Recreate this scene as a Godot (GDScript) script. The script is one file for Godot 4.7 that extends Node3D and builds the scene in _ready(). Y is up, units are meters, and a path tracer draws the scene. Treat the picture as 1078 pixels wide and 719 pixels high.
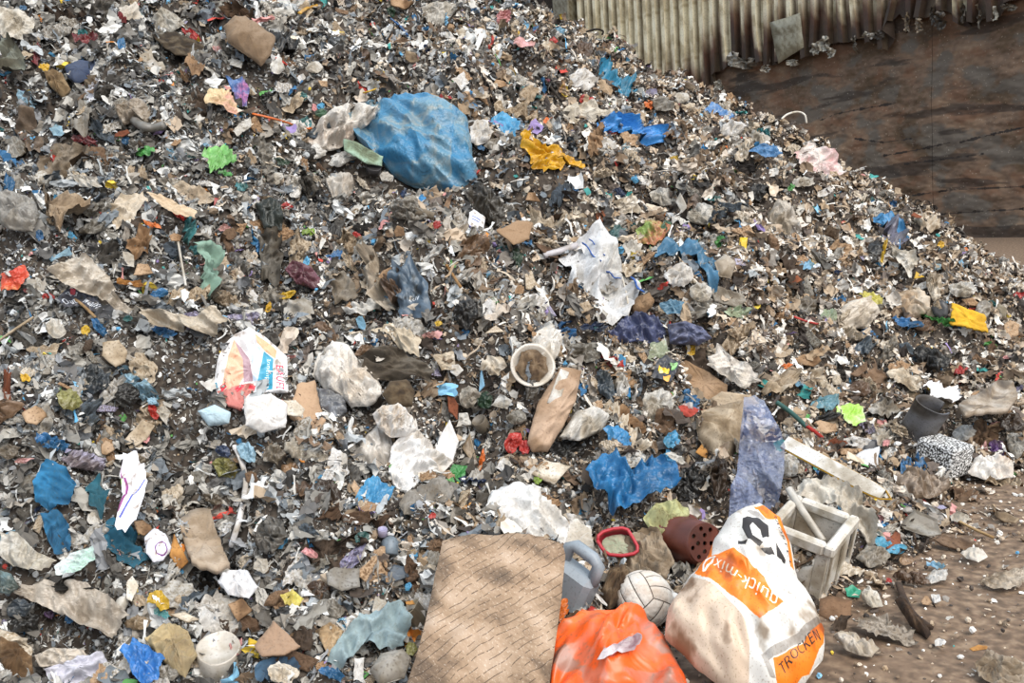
extends Node3D
# A rubbish heap in an open waste hall. Units are metres, the camera looks towards -z.

const FOCAL := 1075.0
const CAM_HEIGHT := 1.6
const APEX := Vector2(-5.5, -14.0)
const APEX_HEIGHT := 7.93
const SLOPE := 0.658
const GX0 := -8.0
const GZ0 := -15.0
const CELL := 0.035
const GNX := 458
const GNZ := 378
const WALL_AT := Vector3(12.2, 0, -24.9)
const WALL_ALONG := Vector3(-0.574, 0, -0.819)
const WALL_OUT := Vector3(-0.819, 0, 0.574)

var cam_basis: Basis
var heights := PackedFloat32Array()
var covered := PackedByteArray()
var rng := RandomNumberGenerator.new()
var big_noise := FastNoiseLite.new()
var fold_noise := FastNoiseLite.new()
var ridge_noise := FastNoiseLite.new()
var hollows := []
var taken := {}
var mats := {}
var tex := {}

# ---------------------------------------------------------------- naming
func numbered(called: String) -> String:
	if not taken.has(called):
		taken[called] = 0
		return called
	taken[called] += 1
	return "%s_%03d" % [called, taken[called]]

func tag(o, label := "", category := "", group := "", kind := ""):
	if label: o.set_meta("label", label)
	if category: o.set_meta("category", category)
	if group: o.set_meta("group", group)
	if kind: o.set_meta("kind", kind)
	return o

func put(called: String, mesh: Mesh, material: Material, parent: Node = null) -> MeshInstance3D:
	var o := MeshInstance3D.new()
	o.mesh = mesh
	o.material_override = material
	o.cast_shadow = GeometryInstance3D.SHADOW_CASTING_SETTING_ON
	if parent == null:
		o.name = numbered(called)
		add_child(o)
	else:
		o.name = called
		parent.add_child(o, true)
	return o

func base(called: String, at: Transform3D) -> Node3D:
	var o := Node3D.new()
	o.name = numbered(called)
	add_child(o)
	o.transform = at
	return o

# ---------------------------------------------------------------- heap surface
func look(px: float, py: float) -> Vector3:
	return (cam_basis * Vector3((px - 539.0) / FOCAL, -(py - 359.5) / FOCAL, -1.0)).normalized()

func raw_height(x: float, z: float) -> float:
	var r := Vector2(x, z).distance_to(APEX)
	var c := APEX_HEIGHT - SLOPE * r
	var b := 0.30 * big_noise.get_noise_2d(x * 0.55, z * 0.55) + 0.16 * big_noise.get_noise_2d(x * 1.7 + 40.0, z * 1.7) + 0.075 * big_noise.get_noise_2d(x * 5.0, z * 5.0 + 70.0) + 0.04 * absf(big_noise.get_noise_2d(x * 13.0 + 9.0, z * 13.0))
	c -= 0.38 * exp(-((x - 0.6) * (x - 0.6) + (z + 10.5) * (z + 10.5)) / 1.3)
	for q in hollows:
		var e: float = ((x - q[0]) * (x - q[0]) + (z - q[1]) * (z - q[1])) / (q[3] * q[3])
		if e < 4.0: c -= q[2] * exp(-e)
	var k: float = clampf((c + 0.25) / 0.7, 0.0, 1.0)
	c += b * (0.25 + 0.75 * k)
	# the foot runs out softly on the ground
	var soft := 0.10
	if c > 2.0: return c - 0.08
	return soft * log(1.0 + exp(clampf((c - 0.02) / soft, -30.0, 30.0))) - 0.06

func hh(x: float, z: float) -> float:
	var fx := clampf((x - GX0) / CELL, 0.0, GNX - 1.001)
	var fz := clampf((z - GZ0) / CELL, 0.0, GNZ - 1.001)
	var i := int(fx)
	var j := int(fz)
	fx -= i
	fz -= j
	var a := j * GNX + i
	return lerpf(lerpf(heights[a], heights[a + 1], fx), lerpf(heights[a + GNX], heights[a + GNX + 1], fx), fz)

func ground(x: float, z: float) -> float:
	return maxf(hh(x, z), 0.0)

func surface_normal(x: float, z: float, e := 0.16) -> Vector3:
	return Vector3(ground(x - e, z) - ground(x + e, z), 2.0 * e, ground(x, z - e) - ground(x, z + e)).normalized()

func hit(px: float, py: float) -> Vector3:
	var d := look(px, py)
	var o := Vector3(0, CAM_HEIGHT, 0)
	var t := 1.6
	var last := t
	while t < 40.0:
		var p := o + d * t
		if p.y < ground(p.x, p.z):
			var lo := last
			var hi := t
			for k in 8:
				var m := (lo + hi) * 0.5
				p = o + d * m
				if p.y < ground(p.x, p.z): hi = m
				else: lo = m
			return o + d * hi
		last = t
		t += 0.03 + t * 0.002
	return o + d * 11.0

func cover(x: float, z: float):
	var i := int((x - GX0) / CELL)
	var j := int((z - GZ0) / CELL)
	if i >= 0 and j >= 0 and i < GNX and j < GNZ: covered[j * GNX + i] = 1

func is_covered(x: float, z: float) -> bool:
	var i := int((x - GX0) / CELL)
	var j := int((z - GZ0) / CELL)
	return i >= 0 and j >= 0 and i < GNX and j < GNZ and covered[j * GNX + i] == 1

# ---------------------------------------------------------------- textures and materials
func noise_of(sd: int, freq: float, octaves := 4, kind := FastNoiseLite.TYPE_SIMPLEX_SMOOTH) -> FastNoiseLite:
	var n := FastNoiseLite.new()
	n.seed = sd
	n.frequency = freq
	n.noise_type = kind
	n.fractal_octaves = octaves
	return n

func ramp(t: float, stops: Array) -> Color:
	for k in range(1, stops.size()):
		if t <= stops[k][0]:
			return (stops[k - 1][1] as Color).lerp(stops[k][1], clampf((t - stops[k - 1][0]) / (stops[k][0] - stops[k - 1][0]), 0, 1))
	return stops[-1][1]

func stain_texture(sd: int, stops: Array, freq := 0.02, speck := 0.0, size := 128) -> ImageTexture:
	var im := noise_of(sd, freq, 5).get_seamless_image(size, size)
	var im2 := noise_of(sd + 5, 0.3, 2).get_seamless_image(size, size)
	var out := Image.create(size, size, false, Image.FORMAT_RGB8)
	for y in size:
		for x in size:
			var c := ramp(im.get_pixel(x, y).r, stops)
			if speck > 0.0:
				var s := im2.get_pixel(x, y).r
				if s > 0.72: c = c.lerp(Color("5a5048"), 0.7 * speck * clampf((s - 0.72) * 8.0, 0, 1))
			out.set_pixel(x, y, c)
	out.generate_mipmaps()
	return ImageTexture.create_from_image(out)

func crease_normals(sd: int, freq: float, strength: float, ridged := true) -> ImageTexture:
	var n := noise_of(sd, freq, 3)
	if ridged: n.fractal_type = FastNoiseLite.FRACTAL_RIDGED
	var im := n.get_seamless_image(256, 256)
	im.convert(Image.FORMAT_RGBA8)
	im.bump_map_to_normal_map(strength)
	return ImageTexture.create_from_image(im)

func make_textures():
	tex["clean"] = stain_texture(3, [[0.0, Color("d6d2cc")], [0.42, Color("f4f2ef")], [1.0, Color.WHITE]], 0.012, 0.35)
	tex["dusty"] = stain_texture(11, [[0.0, Color("a39684")], [0.35, Color("cdc4b6")], [0.55, Color("f1eeea")], [1.0, Color.WHITE]], 0.015, 0.6)
	tex["dirty"] = stain_texture(23, [[0.0, Color("6f604f")], [0.36, Color("a79a88")], [0.52, Color("ddd6cb")], [0.8, Color("ffffff")]], 0.018, 0.9)
	tex["soil"] = stain_texture(31, [[0.0, Color("5b4c3e")], [0.4, Color("8d7e6d")], [0.6, Color("c9bba6")], [1.0, Color("ffffff")]], 0.05, 0.8)
	tex["crease"] = crease_normals(41, 0.035, 9.0)
	tex["cloth"] = crease_normals(47, 0.01, 9.0, false)
	tex["grain"] = crease_normals(53, 0.07, 2.0, false)

func mk(colour: String, finish := "film", dirt := "dusty") -> StandardMaterial3D:
	var key := colour + finish + dirt
	if mats.has(key): return mats[key]
	var m := StandardMaterial3D.new()
	m.albedo_color = Color(colour) * 0.9
	m.albedo_color.a = 1.0
	m.albedo_texture = tex[dirt]
	m.uv1_triplanar = true
	m.uv1_offset = Vector3(rng.randf(), rng.randf(), rng.randf())
	m.uv1_scale = Vector3.ONE * 2.2
	m.cull_mode = BaseMaterial3D.CULL_DISABLED
	match finish:
		"film":
			m.roughness = 0.42
			m.normal_enabled = true
			m.normal_texture = tex["crease"]
			m.normal_scale = 0.55
		"paper":
			m.roughness = 0.9
			m.normal_enabled = true
			m.normal_texture = tex["crease"]
			m.normal_scale = 0.5
		"card":
			m.roughness = 0.92
			m.normal_enabled = true
			m.normal_texture = tex["grain"]
			m.normal_scale = 0.4
		"cloth":
			m.roughness = 0.95
			m.normal_enabled = true
			m.normal_texture = tex["cloth"]
			m.normal_scale = 0.8
		"rigid":
			m.roughness = 0.45
		"rough":
			m.roughness = 0.95
			m.normal_enabled = true
			m.normal_texture = tex["grain"]
			m.normal_scale = 1.0
		"clear":
			m.roughness = 0.3
			m.transparency = BaseMaterial3D.TRANSPARENCY_ALPHA
			m.albedo_color.a = 0.55
			m.normal_enabled = true
			m.normal_texture = tex["crease"]
			m.normal_scale = 1.0
	mats[key] = m
	return m

# ---------------------------------------------------------------- mesh making
func commit(v: PackedVector3Array, uv: PackedVector2Array, idx: PackedInt32Array, flat := false, colours := PackedColorArray()) -> ArrayMesh:
	var st := SurfaceTool.new()
	st.begin(Mesh.PRIMITIVE_TRIANGLES)
	if flat:
		st.set_smooth_group(-1)
		for i in idx:
			if uv.size(): st.set_uv(uv[i])
			if colours.size(): st.set_color(colours[i])
			st.add_vertex(v[i])
	else:
		for i in v.size():
			if uv.size(): st.set_uv(uv[i])
			if colours.size(): st.set_color(colours[i])
			st.add_vertex(v[i])
		for i in idx: st.add_index(i)
	st.generate_normals()
	return st.commit()

func resample(o: PackedVector2Array, n: int, rough: float, sd: int) -> PackedVector2Array:
	var lens := PackedFloat32Array()
	var total := 0.0
	for k in o.size():
		var l := o[k].distance_to(o[(k + 1) % o.size()])
		lens.append(l)
		total += l
	var out := PackedVector2Array()
	var c := Vector2.ZERO
	for p in o: c += p
	c /= o.size()
	for k in o.size():
		var m := maxi(1, roundi(n * lens[k] / maxf(total, 1e-6)))
		for q in m:
			var p := o[k].lerp(o[(k + 1) % o.size()], float(q) / m)
			var j := 1.0
			if rough > 0.0 and q > 0: j += rough * (0.75 * fold_noise.get_noise_2d(out.size() * 9.0 + sd * 37.0, sd * 3.1) + 0.35 * fold_noise.get_noise_2d(out.size() * 33.0 + sd * 11.0, sd * 5.1))
			out.append(c + (p - c) * j)
	return out

# A piece with a given outline (local metres). mode: sheet, pillow or board.
func piece(outline: PackedVector2Array, mode: String, o: Dictionary, sd: int, xf: Transform3D, conform := true) -> ArrayMesh:
	var c := Vector2.ZERO
	for p in outline: c += p
	c /= outline.size()
	var size := 0.0
	for p in outline: size = maxf(size, p.distance_to(c))
	var detail: int = o.get("detail", 16)
	var ring := resample(outline, detail * 2, o.get("rough", 0.1), sd)
	var nt := ring.size()
	var nr := maxi(3, detail * 5 / 12) if mode != "board" else 2
	if mode == "board" and o.get("bend", 0.0) != 0.0: nr = 4
	var thick: float = o.get("thick", 0.3) * size
	var crumple: float = o.get("crumple", 0.12) * size
	var fold: float = o.get("fold", 0.0) * size
	var fold_dir := Vector2.from_angle(deg_to_rad(o.get("fold_angle", 70.0)))
	var fold_k: float = o.get("folds", 3.0) * PI / size
	var freq: float = o.get("freq", 1.6) / size * 100.0
	var stretch := Vector2.from_angle(sd * 1.7)
	var curl: float = o.get("curl", 0.0) * size
	var bend: float = o.get("bend", 0.0) * size
	var v := PackedVector3Array()
	var uv := PackedVector2Array()
	var idx := PackedInt32Array()
	var sides := 1 if mode == "sheet" else 2
	var inv := xf.affine_inverse()
	var push := (xf.basis.z + Vector3.UP * 0.4 + (Vector3(0, CAM_HEIGHT, 0) - xf.origin).normalized()).normalized()
	for side in sides:
		for k in nr + 1:
			var t := float(k) / nr
			if mode == "pillow": t = sin(t * PI * 0.5)
			for i in nt:
				var p := c + (ring[i] - c) * t
				var q := Vector2(p.x * freq + sd * 17.3, p.y * freq - sd * 7.7)
				var st := p.dot(stretch) * 0.55 * stretch
				q -= st * freq
				var r1 := 1.0 - 2.4 * absf(ridge_noise.get_noise_2d(q.x, q.y))
				var r2 := 1.0 - 2.4 * absf(ridge_noise.get_noise_2d(q.x * 2.4 + 51.0, q.y * 2.4))
				var z := crumple * (0.62 * r1 + 0.38 * r2 * (0.6 + 0.4 * r1) - 0.25) + crumple * 0.7 * fold_noise.get_noise_2d(q.x * 0.5, q.y * 0.5 + 33.0)
				if fold > 0.0: z += fold * sin(p.dot(fold_dir) * fold_k * 0.8 + 5.5 * fold_noise.get_noise_2d(q.x * 0.45, q.y * 0.45)) * (0.35 + 0.65 * t) * (0.6 + 1.2 * absf(fold_noise.get_noise_2d(q.x * 0.3 + 90.0, q.y * 0.3)))
				z += curl * t * t
				z += bend * (p - c).dot(fold_dir) * (p - c).dot(fold_dir) / (size * size)
				if mode == "pillow":
					var dome := sqrt(maxf(0.0, 1.0 - t * t))
					z = z * minf(1.0, (1.0 - t) * 5.0 + 0.25) + thick * dome if side == 0 else -thick * 0.5 * dome
				elif mode == "board":
					z += thick * (0.5 if side == 0 else -0.5)
				var w := Vector3(p.x, p.y, z)
				if conform and side == 0:
					var g := xf * w
					var moved := false
					for it in 4:
						var short := ground(g.x, g.z) + 0.012 - g.y
						if short <= 0.0: break
						g += push * short
						moved = true
					if moved: w = inv * g
					if t < 0.86 and size > 0.095: cover(g.x, g.z)
				v.append(w)
				uv.append(p)
	for side in sides:
		var s0 := side * (nr + 1) * nt
		for k in nr:
			for i in nt:
				var a := s0 + k * nt + i
				var b := s0 + k * nt + (i + 1) % nt
				var d := a + nt
				var e := b + nt
				if side == 0: idx.append_array([a, d, b, b, d, e] if k > 0 else [a, d, e])
				else: idx.append_array([a, b, d, b, e, d] if k > 0 else [a, e, d])
	if sides == 2:
		for i in nt:
			var a := nr * nt + i
			var b := nr * nt + (i + 1) % nt
			var d := a + (nr + 1) * nt
			var e := b + (nr + 1) * nt
			idx.append_array([a, d, b, b, d, e])
	return commit(v, uv, idx, o.get("flat", false))

# Frame of a piece: where it lies on the heap, facing between the slope and the open side.
func seat(px: float, py: float, face := 0.3, lift := 0.015) -> Transform3D:
	var p := hit(px, py)
	var n := surface_normal(p.x, p.z)
	var to_cam := (Vector3(0, CAM_HEIGHT, 0) - p).normalized()
	var z := (n * (1.0 - face) + to_cam * face).normalized()
	var x := cam_basis.x.slide(z).normalized()
	return Transform3D(Basis(x, z.cross(x), z), p + z * lift)

# The same for a thing that stands up: it rests where the contact pixel meets the ground.
func stand(px: float, py: float, face: float, lift := 0.0) -> Transform3D:
	return seat(px, py, face, lift)

func to_plane(xf: Transform3D, px: float, py: float) -> Vector2:
	var d := look(px, py)
	var o := Vector3(0, CAM_HEIGHT, 0)
	var t := (xf.origin - o).dot(xf.basis.z) / d.dot(xf.basis.z)
	var q := xf.affine_inverse() * (o + d * t)
	return Vector2(q.x, q.y)

func tube_mesh(path: Array, radius: float, sides := 6, flatten := 1.0, taper := 1.0) -> ArrayMesh:
	var v := PackedVector3Array()
	var idx := PackedInt32Array()
	var n := path.size()
	var side := Vector3.UP
	for k in n:
		var d: Vector3 = (path[mini(k + 1, n - 1)] - path[maxi(k - 1, 0)]).normalized()
		if k == 0: side = d.cross(Vector3(0.31, 0.9, 0.22)).normalized()
		side = side.slide(d).normalized()
		var up := d.cross(side)
		var r := radius * lerpf(1.0, taper, float(k) / (n - 1))
		for s in sides:
			var a := TAU * s / sides
			v.append(path[k] + side * cos(a) * r + up * sin(a) * r * flatten)
	for k in n - 1:
		for s in sides:
			var a := k * sides + s
			var b := k * sides + (s + 1) % sides
			idx.append_array([a, b, a + sides, b, b + sides, a + sides])
	for s in range(1, sides - 1):
		idx.append_array([0, s + 1, s])
		var e := (n - 1) * sides
		idx.append_array([e, e + s, e + s + 1])
	return commit(v, PackedVector2Array(), idx)

func lathe(profile: Array, sides := 24, dent := 0.0, sd := 1) -> ArrayMesh:
	var v := PackedVector3Array()
	var idx := PackedInt32Array()
	for k in profile.size():
		for s in sides:
			var a := TAU * s / sides
			var r: float = profile[k].x * (1.0 + dent * fold_noise.get_noise_3d(cos(a) * 60.0 + sd * 31.0, sin(a) * 60.0, profile[k].y * 500.0))
			v.append(Vector3(cos(a) * r, profile[k].y, sin(a) * r))
	for k in profile.size() - 1:
		for s in sides:
			var a := k * sides + s
			var b := k * sides + (s + 1) % sides
			idx.append_array([a, a + sides, b, b, a + sides, b + sides])
	return commit(v, PackedVector2Array(), idx)

func box_into(st: SurfaceTool, a: Vector3, b: Vector3, xf := Transform3D.IDENTITY, bevel := 0.0):
	# a box from corner a to corner b with chamfered edges
	var m := (a + b) * 0.5
	var h := (b - a) * 0.5
	var e := minf(bevel, minf(h.x, minf(h.y, h.z)) * 0.9)
	var axes := [Vector3.RIGHT, Vector3.UP, Vector3.BACK]
	st.set_smooth_group(-1)
	var quad := func(p: Array):
		var nrm: Vector3 = (p[1] - p[0]).cross(p[2] - p[0])
		var mid: Vector3 = (p[0] + p[1] + p[2] + p[-1]) * 0.25
		var order := [0, 1, 2] if nrm.dot(mid) < 0.0 else [0, 2, 1]
		for k in order: st.add_vertex(xf * (m + p[k]))
		if p.size() == 4:
			order = [0, 2, 3] if nrm.dot(mid) < 0.0 else [0, 3, 2]
			for k in order: st.add_vertex(xf * (m + p[k]))
	for d in 3:
		var u: Vector3 = axes[(d + 1) % 3]
		var w: Vector3 = axes[(d + 2) % 3]
		var n: Vector3 = axes[d]
		for s in [-1.0, 1.0]:
			var f: Vector3 = n * h.dot(n) * s
			var uu := u * (h.dot(u) - e)
			var ww := w * (h.dot(w) - e)
			quad.call([f - uu - ww, f + uu - ww, f + uu + ww, f - uu + ww])
			if e > 0.0:
				for s2 in [-1.0, 1.0]:
					# the chamfer between this face and the next
					var g: Vector3 = u * h.dot(u) * s2
					var f2: Vector3 = n * (h.dot(n) - e) * s
					var u2: Vector3 = u * (h.dot(u) - e) * s2
					quad.call([f + u2 - ww, f + u2 + ww, f2 + g + ww, f2 + g - ww])
	if e > 0.0:
		for sx in [-1.0, 1.0]:
			for sy in [-1.0, 1.0]:
				for sz in [-1.0, 1.0]:
					var s3 := Vector3(sx, sy, sz)
					var i := h - Vector3.ONE * e
					quad.call([Vector3(h.x, i.y, i.z) * s3, Vector3(i.x, h.y, i.z) * s3, Vector3(i.x, i.y, h.z) * s3])

func box_mesh(a: Vector3, b: Vector3, bevel := 0.0) -> ArrayMesh:
	var st := SurfaceTool.new()
	st.begin(Mesh.PRIMITIVE_TRIANGLES)
	box_into(st, a, b, Transform3D.IDENTITY, bevel)
	st.generate_normals()
	return st.commit()

# ---------------------------------------------------------------- the setting
func build_heap():
	for n in [big_noise, fold_noise, ridge_noise]:
		n.noise_type = FastNoiseLite.TYPE_SIMPLEX
		n.frequency = 0.01
		n.fractal_octaves = 2
	big_noise.frequency = 1.0
	big_noise.seed = 5
	fold_noise.seed = 12
	ridge_noise.seed = 19
	# hollows between the bulky things, where the heap falls in
	for q in [[442, 600, 0.17, 0.20], [757, 512, 0.22, 0.16], [705, 442, 0.14, 0.12], [935, 492, 0.14, 0.14], [1005, 526, 0.12, 0.16], [285, 292, 0.12, 0.13], [492, 402, 0.12, 0.12], [598, 482, 0.14, 0.12], [130, 400, 0.12, 0.14], [60, 620, 0.14, 0.16], [330, 520, 0.10, 0.14], [545, 275, 0.12, 0.12], [640, 395, 0.10, 0.12], [20, 235, 0.12, 0.14], [225, 475, 0.10, 0.14], [880, 445, 0.10, 0.12], [790, 215, 0.12, 0.16], [170, 410, 0.12, 0.14]]:
		var d := look(q[0], q[1])
		var t := 2.0
		while t < 14.0 and CAM_HEIGHT + d.y * t > APEX_HEIGHT - SLOPE * Vector2(d.x * t, d.z * t).distance_to(APEX): t += 0.02
		hollows.append([d.x * t, d.z * t, q[2], q[3]])
	heights.resize(GNX * GNZ)
	covered.resize(GNX * GNZ)
	for j in GNZ:
		for i in GNX:
			heights[j * GNX + i] = raw_height(GX0 + i * CELL, GZ0 + j * CELL)

func heap_mesh():
	var v := PackedVector3Array()
	var idx := PackedInt32Array()
	for j in GNZ:
		for i in GNX:
			v.append(Vector3(GX0 + i * CELL, heights[j * GNX + i], GZ0 + j * CELL))
	for j in GNZ - 1:
		for i in GNX - 1:
			var a := j * GNX + i
			if maxf(maxf(heights[a], heights[a + 1]), maxf(heights[a + GNX], heights[a + GNX + 1])) < -0.03: continue
			idx.append_array([a, a + 1, a + GNX, a + 1, a + GNX + 1, a + GNX])
	# the rest of the cone, out of sight, in coarse cells
	var n0 := v.size()
	for r in 25:
		for s in 49:
			var p := APEX + Vector2.from_angle(TAU * s / 48.0) * (r * 0.52)
			v.append(Vector3(p.x, APEX_HEIGHT - SLOPE * r * 0.52 - 0.45, p.y))
	for r in 24:
		for s in 48:
			var a := n0 + r * 49 + s
			idx.append_array([a, a + 1, a + 49, a + 1, a + 50, a + 49])
	var m := StandardMaterial3D.new()
	m.albedo_texture = stain_texture(71, [[0.0, Color("1f1a17")], [0.4, Color("342c26")], [0.6, Color("4d443c")], [1.0, Color("6d6256")]], 0.12, 0.5)
	m.uv1_triplanar = true
	m.uv1_world_triplanar = true
	m.uv1_scale = Vector3.ONE * 1.3
	m.roughness = 1.0
	var o := put("rubbish_heap", commit(v, PackedVector2Array(), idx), m)
	tag(o, "huge sloping heap of grey brown shredded household rubbish", "rubbish heap", "", "stuff")

func build_floor():
	var st := PackedVector3Array()
	var uv := PackedVector2Array()
	var idx := PackedInt32Array()
	# finer near the camera, where ruts and crumbs show
	var n := 170
	for j in n + 1:
		for i in n + 1:
			var x := lerpf(-1.2, 6.2, float(i) / n)
			var z := lerpf(-1.0, -8.4, float(j) / n)
			var edge: float = minf(minf(i, n - i), minf(j, n - j))
			var y := (0.016 * big_noise.get_noise_2d(x * 1.3, z * 1.3) + 0.005 * big_noise.get_noise_2d(x * 14.0, z * 14.0)) * clampf(edge / 6.0, 0, 1) + 0.004
			st.append(Vector3(x, y, z))
	for j in n:
		for i in n:
			var a := j * (n + 1) + i
			idx.append_array([a, a + n + 1, a + 1, a + 1, a + n + 1, a + n + 2])
	var m := StandardMaterial3D.new()
	m.albedo_texture = stain_texture(83, [[0.0, Color("4a3a2d")], [0.35, Color("5f4c3b")], [0.5, Color("6f5947")], [0.65, Color("7d6752")], [1.0, Color("96806a")]], 0.07, 0.9, 512)
	m.uv1_triplanar = true
	m.uv1_world_triplanar = true
	m.uv1_scale = Vector3.ONE * 0.45
	m.roughness = 0.85
	m.normal_enabled = true
	m.normal_texture = tex["grain"]
	m.normal_scale = 0.25
	var o := put("floor", box_mesh(Vector3(-40, -0.3, -70), Vector3(40, 0.0, 14)), m)
	tag(o, "flat trodden brown earth floor of the waste hall", "", "", "structure")
	var g := put("trodden_dirt", commit(st, uv, idx), m, o)
	g.set_meta("label", "uneven trodden brown dirt in front of the heap")

func on_wall(px: float, py: float, off := 0.0) -> Vector3:
	var d := look(px, py)
	var o := Vector3(0, CAM_HEIGHT, 0)
	var at := WALL_AT + WALL_OUT * off
	return o + d * ((at - o).dot(WALL_OUT) / d.dot(WALL_OUT))

func wall_texture(to_wall: Transform3D) -> ImageTexture:
	var w := 1024
	var h := 512
	var a := noise_of(101, 0.008, 5)
	var b := noise_of(102, 0.013, 5)
	var c := noise_of(103, 0.12, 3)
	var out := Image.create(w, h, false, Image.FORMAT_RGB8)
	var stops := [[0.0, Color("3a2e25")], [0.3, Color("55422f")], [0.46, Color("675343")], [0.58, Color("755e4c")], [0.75, Color("816954")], [1.0, Color("9a8069")]]
	for y in h:
		for x in w:
			var t := 0.5 + 0.6 * a.get_noise_2d(x * 0.8, y * 1.2) + 0.16 * c.get_noise_2d(x * 0.6, y)
			var col := ramp(t, stops)
			var g := b.get_noise_2d(x * 0.8 + 300, y * 1.1)
			if g > 0.08: col = col.lerp(Color("5f5850"), clampf((g - 0.08) * 4.0, 0, 0.8))
			elif g < -0.2: col = col.lerp(Color("74503a"), clampf((-0.2 - g) * 3.0, 0, 0.5))
			var s := b.get_noise_2d(x * 0.25 - 900, y * 1.5)
			if s > 0.22: col = col.lerp(Color("2b221c"), clampf((s - 0.22) * 5.0, 0, 0.6))
			var p := c.get_noise_2d(x * 1.7, y * 1.7)
			if p > 0.56: col = col.lerp(Color("b5aa9b"), clampf((p - 0.56) * 9.0, 0, 0.8))
			out.set_pixel(x, y, col)
	# long scrapes left by the loader, and the cracks
	for k in [[862,127, 880,120, 905,115, 945,108], [930,164, 965,158, 1000,150], [952,173, 990,168, 1036,162], [1010,150, 1050,140, 1078,134], [960,206, 1000,200, 1078,196], [985,226, 1040,222, 1078,220], [900,146, 930,150, 960,146]]:
		for q in range(0, k.size() - 2, 2):
			for i in 160:
				var f := i / 160.0
				var v: Vector3 = to_wall * on_wall(lerpf(k[q], k[q + 2], f), lerpf(k[q + 1], k[q + 3], f))
				var ux := fposmod((3.0 - v.x) / 16.0, 1.0) * w
				var uy := (1.0 - v.y / 8.0) * h
				var r := 2.6 * c.get_noise_2d(ux * 0.35, q * 9.0 + k[0]) + 0.9
				for dy in range(-3, 4):
					if absf(dy) < r and uy + dy >= 0 and uy + dy < h: out.set_pixel(int(ux) % w, int(uy + dy), out.get_pixel(int(ux) % w, int(uy + dy)).lerp(Color("251d18"), 0.7))
	return ImageTexture.create_from_image(out)

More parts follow.
